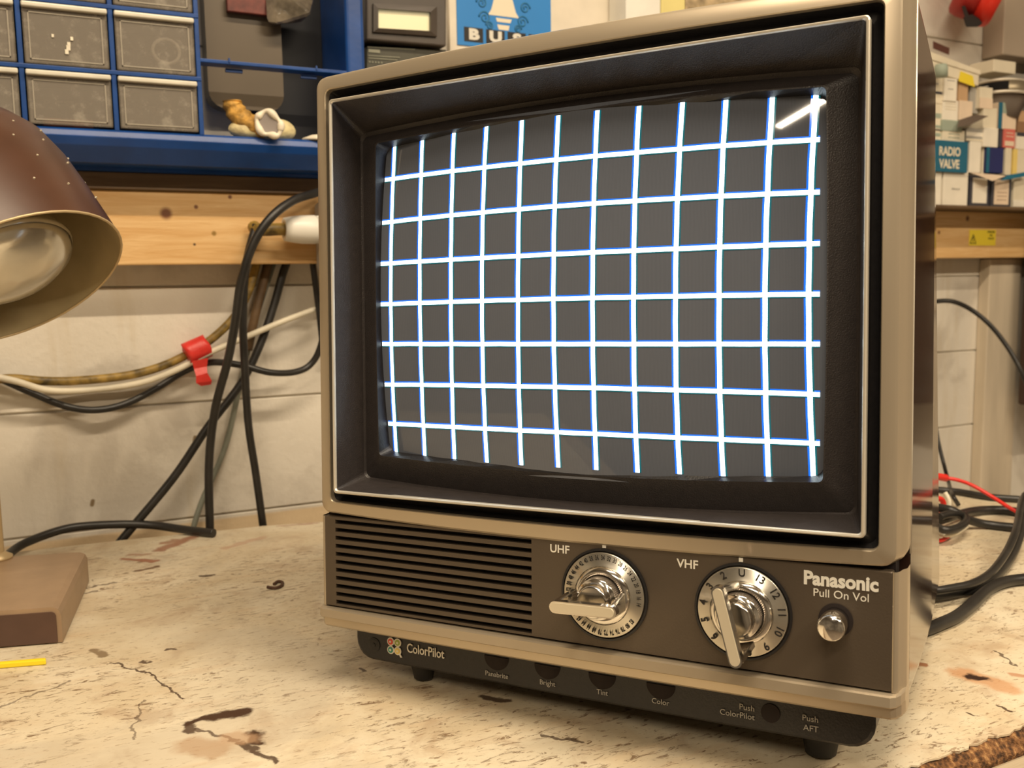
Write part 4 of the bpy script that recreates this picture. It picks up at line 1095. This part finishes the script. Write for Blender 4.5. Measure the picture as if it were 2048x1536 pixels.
# ================================================================ VALVE BOXES ON THE RIGHT SHELF
CC = {'cream': (.80, .72, .56), 'white': (.88, .82, .70), 'peach': (.82, .66, .50), 'kraft': (.56, .36, .20), 'teal': (.012, .13, .22), 'navy': (.018, .025, .13), 'dark': (.05, .05, .065),
      'grey': (.40, .38, .34), 'green': (.36, .42, .34), 'red': (.68, .16, .13), 'yellow': (.86, .66, .20), 'brown': (.30, .17, .09)}
cardm = {k: card('card_' + k, v) for k, v in CC.items()}
GB = 'valve boxes piled on the shelf'


def vbox(u0, v0, u1, v1, y, col, label, dep=.05, extra=None, tilt=0):
    a, b = P(u0, v1, y), P(u1, v0, y)
    x0, x1, z0, z1 = a.x, b.x, a.z, b.z
    r = empty('valve_box', ((x0 + x1) / 2, y + dep / 2, z0), label, 'box', GB)
    mb = MB().rbox((x0, y, z0), (x1, min(y + dep, 1.0985), z1), .0008); mats = [cardm[col]]
    if extra:
        for (k, c) in enumerate(extra): c(mb, mats, x0, x1, z0, z1, y)
    part(mb, 'carton', mats, r)
    return r


def band(cn, f0, f1, g0=0., g1=1.):
    def fn(mb, mats, x0, x1, z0, z1, y):
        mats.append(cardm[cn]); mb.box((x0 + (x1 - x0) * g0 - (.0002 if g0 == 0 else 0), y - .0004, z0 + (z1 - z0) * f0), (x0 + (x1 - x0) * g1 + (.0002 if g1 == 1 else 0), y + .0005, z0 + (z1 - z0) * f1), len(mats) - 1)
    return fn


def lines(n_, f0, f1, cn='grey', w=.5):
    def fn(mb, mats, x0, x1, z0, z1, y):
        mats.append(cardm[cn]); random.seed(int(abs(x0) * 1e4))
        for k in range(n_):
            z = z0 + (z1 - z0) * (f0 + (f1 - f0) * (k + .5) / n_); x = x0 + (x1 - x0) * (.5 - w / 2)
            while x < x0 + (x1 - x0) * (.5 + w / 2):
                l_ = random.uniform(.0012, .0028); mb.box((x, y - .0005, z - .0007), (x + l_, y + .0002, z + .0007), len(mats) - 1); x += l_ + .0010
    return fn


def words(ws, size, cn, fx, fz, bold=.0002, kx=1.):
    def fn(mb, mats, x0, x1, z0, z1, y):
        mats.append(cardm[cn])
        for k, t in enumerate(ws):
            cx_, cz_ = x0 + (x1 - x0) * fx, z0 + (z1 - z0) * fz - k * size * 1.02
            mb.text(t, size, lambda x, yy, h: Vector((cx_ + x * kx, y - .0004 - h, cz_ + yy)), len(mats) - 1, bold)
    return fn


YF = 1.015
vbox(1850, 343, 1884, 413, YF, 'white', 'narrow white carton, leftmost in bottom row of valve boxes')
vbox(1885, 343, 1937, 414, YF, 'white', 'wide cream carton with faint word, bottom row', extra=[words(['PINNACLE'], .0042, 'grey', .5, .5, 0)])
vbox(1939, 352, 1980, 417, YF, 'dark', 'dark carton with plain pale label, bottom row beside the wide cream one', extra=[band('white', .17, .92, .12, .86), lines(2, .62, .78, 'peach', .5)])
vbox(1982, 352, 2024, 418, YF, 'dark', 'dark carton with printed pale label, bottom row', extra=[band('peach', .14, .88, .12, .86), lines(3, .22, .55, 'brown', .45)])
vbox(2026, 352, 2052, 416, YF, 'cream', 'cream carton at the right end of the bottom row', extra=[band('white', .05, .25)])
vbox(1860, 284, 1937, 342, YF - .006, 'teal', 'teal carton with pale block lettering, second row', extra=[words(['RADIO', 'VALVE'], .0185, 'cream', .50, .64, .0006, .86)])
vbox(1938, 283, 1963, 345, YF, 'white', 'tall white carton beside the teal lettered one')
vbox(1964, 294, 1971, 350, YF + .003, 'cream', 'thin cream carton squeezed left of the navy one')
vbox(1972, 296, 2008, 345, YF - .002, 'navy', 'navy blue carton with teal left edge, second row', extra=[band('teal', 0, 1, 0, .16)])
vbox(2010, 296, 2024, 350, YF, 'cream', 'narrow cream carton right of the navy one')
vbox(2026, 300, 2052, 350, YF, 'yellow', 'pale yellow carton at the right end of second row', extra=[band('cream', 0, 1, .3, 1.)])
vbox(1862, 262, 1883, 283, YF + .004, 'cream', 'cream carton above the teal one, touching television', extra=[band('green', .5, .8)])
vbox(1885, 262, 1930, 283, YF, 'cream', 'flat cream printed carton on top of the teal one', extra=[lines(2, .25, .8, 'green', .5)])
vbox(1932, 258, 1966, 282, YF, 'grey', 'grey striped carton, third row middle', extra=[band('white', .4, .7), band('cream', .05, .2)])
vbox(1967, 257, 1997, 293, YF - .003, 'white', 'bright white carton above the navy one')
vbox(1998, 258, 2006, 294, YF + .002, 'dark', 'thin dark carton left of the pink labelled one')
vbox(2007, 258, 2031, 295, YF, 'red', 'pinkish red labelled carton, third row', extra=[band('peach', .1, .35, .1, .9), lines(2, .5, .85, 'peach', .6)])
vbox(2033, 266, 2052, 298, YF, 'white', 'white carton right of the pink labelled one', extra=[band('dark', .78, 1.)])
vbox(1855, 206, 1883, 260, YF + .003, 'cream', 'cream carton with green bands beside the television edge', extra=[band('green', .45, .62), band('dark', .02, .06), band('green', .1, .2)])
vbox(1885, 242, 1925, 261, YF - .001, 'green', 'small grey green carton under the two pale ones')
vbox(1885, 202, 1917, 241, YF, 'white', 'white printed carton, fourth row left', extra=[lines(3, .5, .9, 'cream', .7)])
vbox(1918, 203, 1946, 240, YF + .003, 'peach', 'plain peach carton, fourth row')
vbox(1966, 217, 1995, 256, YF - .001, 'cream', 'pale yellowish carton above the bright white one')
vbox(1996, 208, 2034, 257, YF, 'peach', 'peach carton with teal side and lettered top', extra=[band('teal', 0, 1., 0, .2), band('green', .60, 1., .2, 1.), words(['ALB'], .0085, 'white', .6, .82, .0004)])
vbox(2036, 222, 2052, 265, YF, 'brown', 'brown carton at right edge of the photo', extra=[band('kraft', .5, 1)])
vbox(1855, 156, 1886, 205, YF + .002, 'cream', 'cream carton with two dark marks, fifth row by television', extra=[band('grey', .72, .78, .2, .7), band('dark', .36, .46, .3, 1.)])
vbox(1888, 158, 1915, 201, YF - .002, 'white', 'white upright carton with small print, fifth row', extra=[lines(1, .85, .95, 'grey', .6), lines(1, .45, .6, 'grey', .4)])
vbox(1917, 164, 1937, 202, YF + .004, 'kraft', 'orange brown carton, fifth row')
vbox(1939, 176, 1958, 226, YF + .006, 'grey', 'grey rounded carton under the long tilted one')
vbox(1959, 176, 1986, 216, YF - .001, 'cream', 'peach cream carton under the black rimmed torch', extra=[band('peach', 0, .5)])
# dark flap
tag(MB().hull([P(u, v, y) for u, v, y in ((1915, 252, 1.005), (1918, 240, 1.012), (1950, 229, 1.008), (1978, 232, .998), (1940, 250, .995), (1914, 255, 1.0))], 0, .0002, 1).build('card_flap', card('flap_dark', (.12, .09, .07))), 'dark torn card flap sticking out of the box pile', 'card')
tag(MB().hull([P(u, v, y) for u, v, y in ((1940, 345, 1.008), (1990, 349, 1.006), (2012, 352, 1.006), (1985, 362, .998), (1960, 352, 1.0))], 0, .0002, 1).build('card_flap', cardm['peach']), 'pale folded card flap over the two dark cartons', 'card')
tag(MB().hull([P(u, v, y) for u, v, y in ((2000, 362, 1.002), (2014, 350, 1.008), (2050, 344, 1.008), (2055, 352, 1.004))], 0, .0002, 1).build('card_flap', cardm['teal']), 'dark teal card flap right of the pale one', 'card')
# long tilted box with yellow sticker
lb_ = empty('long_carton', P(1915, 150, 1.03), 'long cream carton lying aslant on the pile with yellow sticker', 'box')
cpts = [P(1850, 100, 1.015), P(1959, 141, 1.015), P(1957, 172, 1.015), P(1850, 137, 1.015)]
part(MB().hull([p + Vector((0, q, 0)) for p in cpts for q in (0, .05)], 0, .0008, 1), 'carton', cardm['cream'], lb_)
o = part(MB().hull([P(u, v, y) for u, v in ((1921, 142), (1946, 152), (1950, 174), (1917, 162)) for y in (1.0142, 1.0148)]), 'sticker', mat('sticker_yellow', (.90, .70, .04), .5), lb_)
part(MB().hull([P(u, v, y) for u, v in ((1850, 99), (1961, 141), (1961, 149.5), (1850, 115)) for y in (1.0135, 1.016)]), 'lid_edge', cardm['cream'], lb_)
tag(MB().hull([P(u, v, y) for u, v in ((1866, 82), (1899, 96), (1898, 110), (1866, 97)) for y in (1.03, 1.06)]).build('dark_strip', [mat('dark_red_strip', (.10, .035, .025), .5)]), 'dark red brown strip lying on the long cream carton', 'strip')
# cylinder end, green
gc = P(1876, 140, 1.005)
tag(MB().lathe((gc.x, 1.0, P(1876, 155, 1.005).z), (0, 0, 1), [(.010, 0), (.010, .013), (.008, .018), (.0001, .019)], 0, 24).build('bottle_cap', cardm['green']), 'grey green round cap peeping beside television above cartons', 'cap')
# torch-like drum with silver rims
tc_ = P(2048, 178, 1.02)
dr = empty('round_speaker', tc_, 'black and silver round instrument on top of the valve boxes', 'instrument')
axd = Vector((.12, .1, 1)).normalized(); cc = Vector((P(2050, 180, 1.03).x, 1.045, P(2050, 178, 1.03).z)); RB = cc.x - P(1958, 170, 1.03).x
RB = .0525; cc = Vector((P(1955, 170, 1.045).x + RB, 1.045, P(1990, 178, 1.0).z))
part(MB().lathe(cc, axd, [(RB - .001, -.0065), (RB, -.004), (RB, .010), (RB - .003, .0125), (.0001, .014)], 0, 56), 'body', mat('olive_metal', (.30, .25, .17), .35, .6), dr)
part(MB().lathe(cc, axd, [(RB - .001, -.0098), (RB + .0015, -.0080), (RB + .0015, -.0060), (RB - .001, -.0055)], 0, 56, True, False), 'lower_rim', 'silver', dr)
part(MB().lathe(cc, axd, [(RB - .003, .0110), (RB - .0008, .0125), (RB - .0025, .0145), (RB - .007, .0145)], 0, 56, True, False), 'upper_rim', 'silver', dr)
part(MB().lathe(cc, axd, [(.030, -.040), (.036, -.022), (.044, -.010), (.045, -.0065)], 0, 48), 'cone', mat('drum_grey', (.26, .22, .19), .4, .5), dr)
wn = MB(); e1_ = (Vector((1, 0, 0)) - axd * axd.x).normalized(); e2_ = axd.cross(e1_)
lp = []
for k in range(13):
    an = math.radians(150 + 82 * k / 12); d_ = e1_ * math.cos(an) + e2_ * math.sin(an); lp.append([cc + d_ * (RB + .0008) + axd * h for h in (-.0048, .0088)])
wn.rings(lp, 0, True, closed=False)
lp = []
for k in range(7):
    an = math.radians(182 + 18 * k / 6); d_ = e1_ * math.cos(an) + e2_ * math.sin(an); lp.append([cc + d_ * (RB + .0014) + axd * h for h in (.0020, .0040)])
wn.rings(lp, 1, True, closed=False)
part(wn, 'dark_window', [mat('window_black', (.010, .009, .009), .7, spec=.1), 'grey_ink'], dr)
tag(MB().rbox((P(1988, 120, 1.03).x, 1.03, P(1988, 143, 1.03).z), (P(1988, 120, 1.03).x + .055, 1.075, P(1988, 118, 1.03).z), .001).build('small_carton', cardm['cream']), 'small pale carton standing on the round black and silver instrument', 'box')
# warning sticker on the batten
wz = MB(); a, b = P(1938, 491, 1.0545), P(1992, 460, 1.0545)
wz.box((a.x, 1.0544, a.z), (b.x, 1.0549, b.z), 0)
tx, tz, s_ = a.x + .0095, a.z + .0035, .0145
for (p, q) in (((-.5, 0), (.5, 0)), ((.5, 0), (0, 1)), ((0, 1), (-.5, 0))):
    wz.tube([Vector((tx + p[0] * s_, 1.0542, tz + p[1] * s_)), Vector((tx + q[0] * s_, 1.0542, tz + q[1] * s_))], .0006, 1, 5, 1)
wz.tube([Vector((tx + .001, 1.0542, tz + .0115)), Vector((tx - .001, 1.0542, tz + .0065)), Vector((tx + .001, 1.0542, tz + .0065)), Vector((tx, 1.0542, tz + .0015))], .0006, 1, 5, 1)
for k, t in enumerate(('DANGER', '415', 'VOLTS')):
    wz.text(t, .0048, lambda x, y, h, k=k: Vector((b.x - .0125 + x, 1.0543 - h, b.z - .0035 - .0055 * k + y)), 1, .0001)
tag(wz.build('warning_sticker', [mat('warn_yellow', (.92, .72, .05), .5), 'black_ink']), 'yellow electric warning sticker on the pine batten right of television', 'sticker')

# unseen dark cabinet added so the set's side has something dark to mirror
dc = empty('added_wall_cabinet', (1.72, .99, .05), 'dark brown cabinet added unseen at the far right, to darken the television side by reflection', 'cabinet')
part(MB().rbox((1.545, .95, .03), (2.10, 1.0540, .62), .004), 'carcass', mat('dark_stained_wood', (.040, .020, .013), .45, 0, .3, 6, stretch=(6, 1, .6)), dc)
for dx0 in (1.558, 1.83): part(MB().rbox((dx0, .942, .045), (dx0 + .258, .9505, .605), .003), 'door', mat('dark_door', (.045, .022, .014), .4, 0, .3, 6, stretch=(6, 1, .6)), dc)
for (xx, z0_, z1_, lb__) in ((1.575, .40, .50, 'upper unseen red gripped tool, added on the far right cabinet for its reflection'), (1.60, .12, .22, 'lower unseen red gripped tool, added on the far right cabinet for its reflection')):  # unseen red tools, added for red streaks in the side's reflection
    sd_ = empty('added_screwdriver', (xx, .926, z1_), lb__, 'added_screwdriver')
    part(MB().tube([(xx, .926, z1_), (xx + .004, .926, (z0_ + z1_) / 2), (xx + .008, .926, z0_)], .011, 0, 12, 4), 'grip', 'redd', sd_)
    part(MB().tube([(xx + .008, .926, z0_ + .002), (xx + .012, .928, z0_ - .05)], .003, 0, 8, 2), 'shaft', 'silver', sd_)
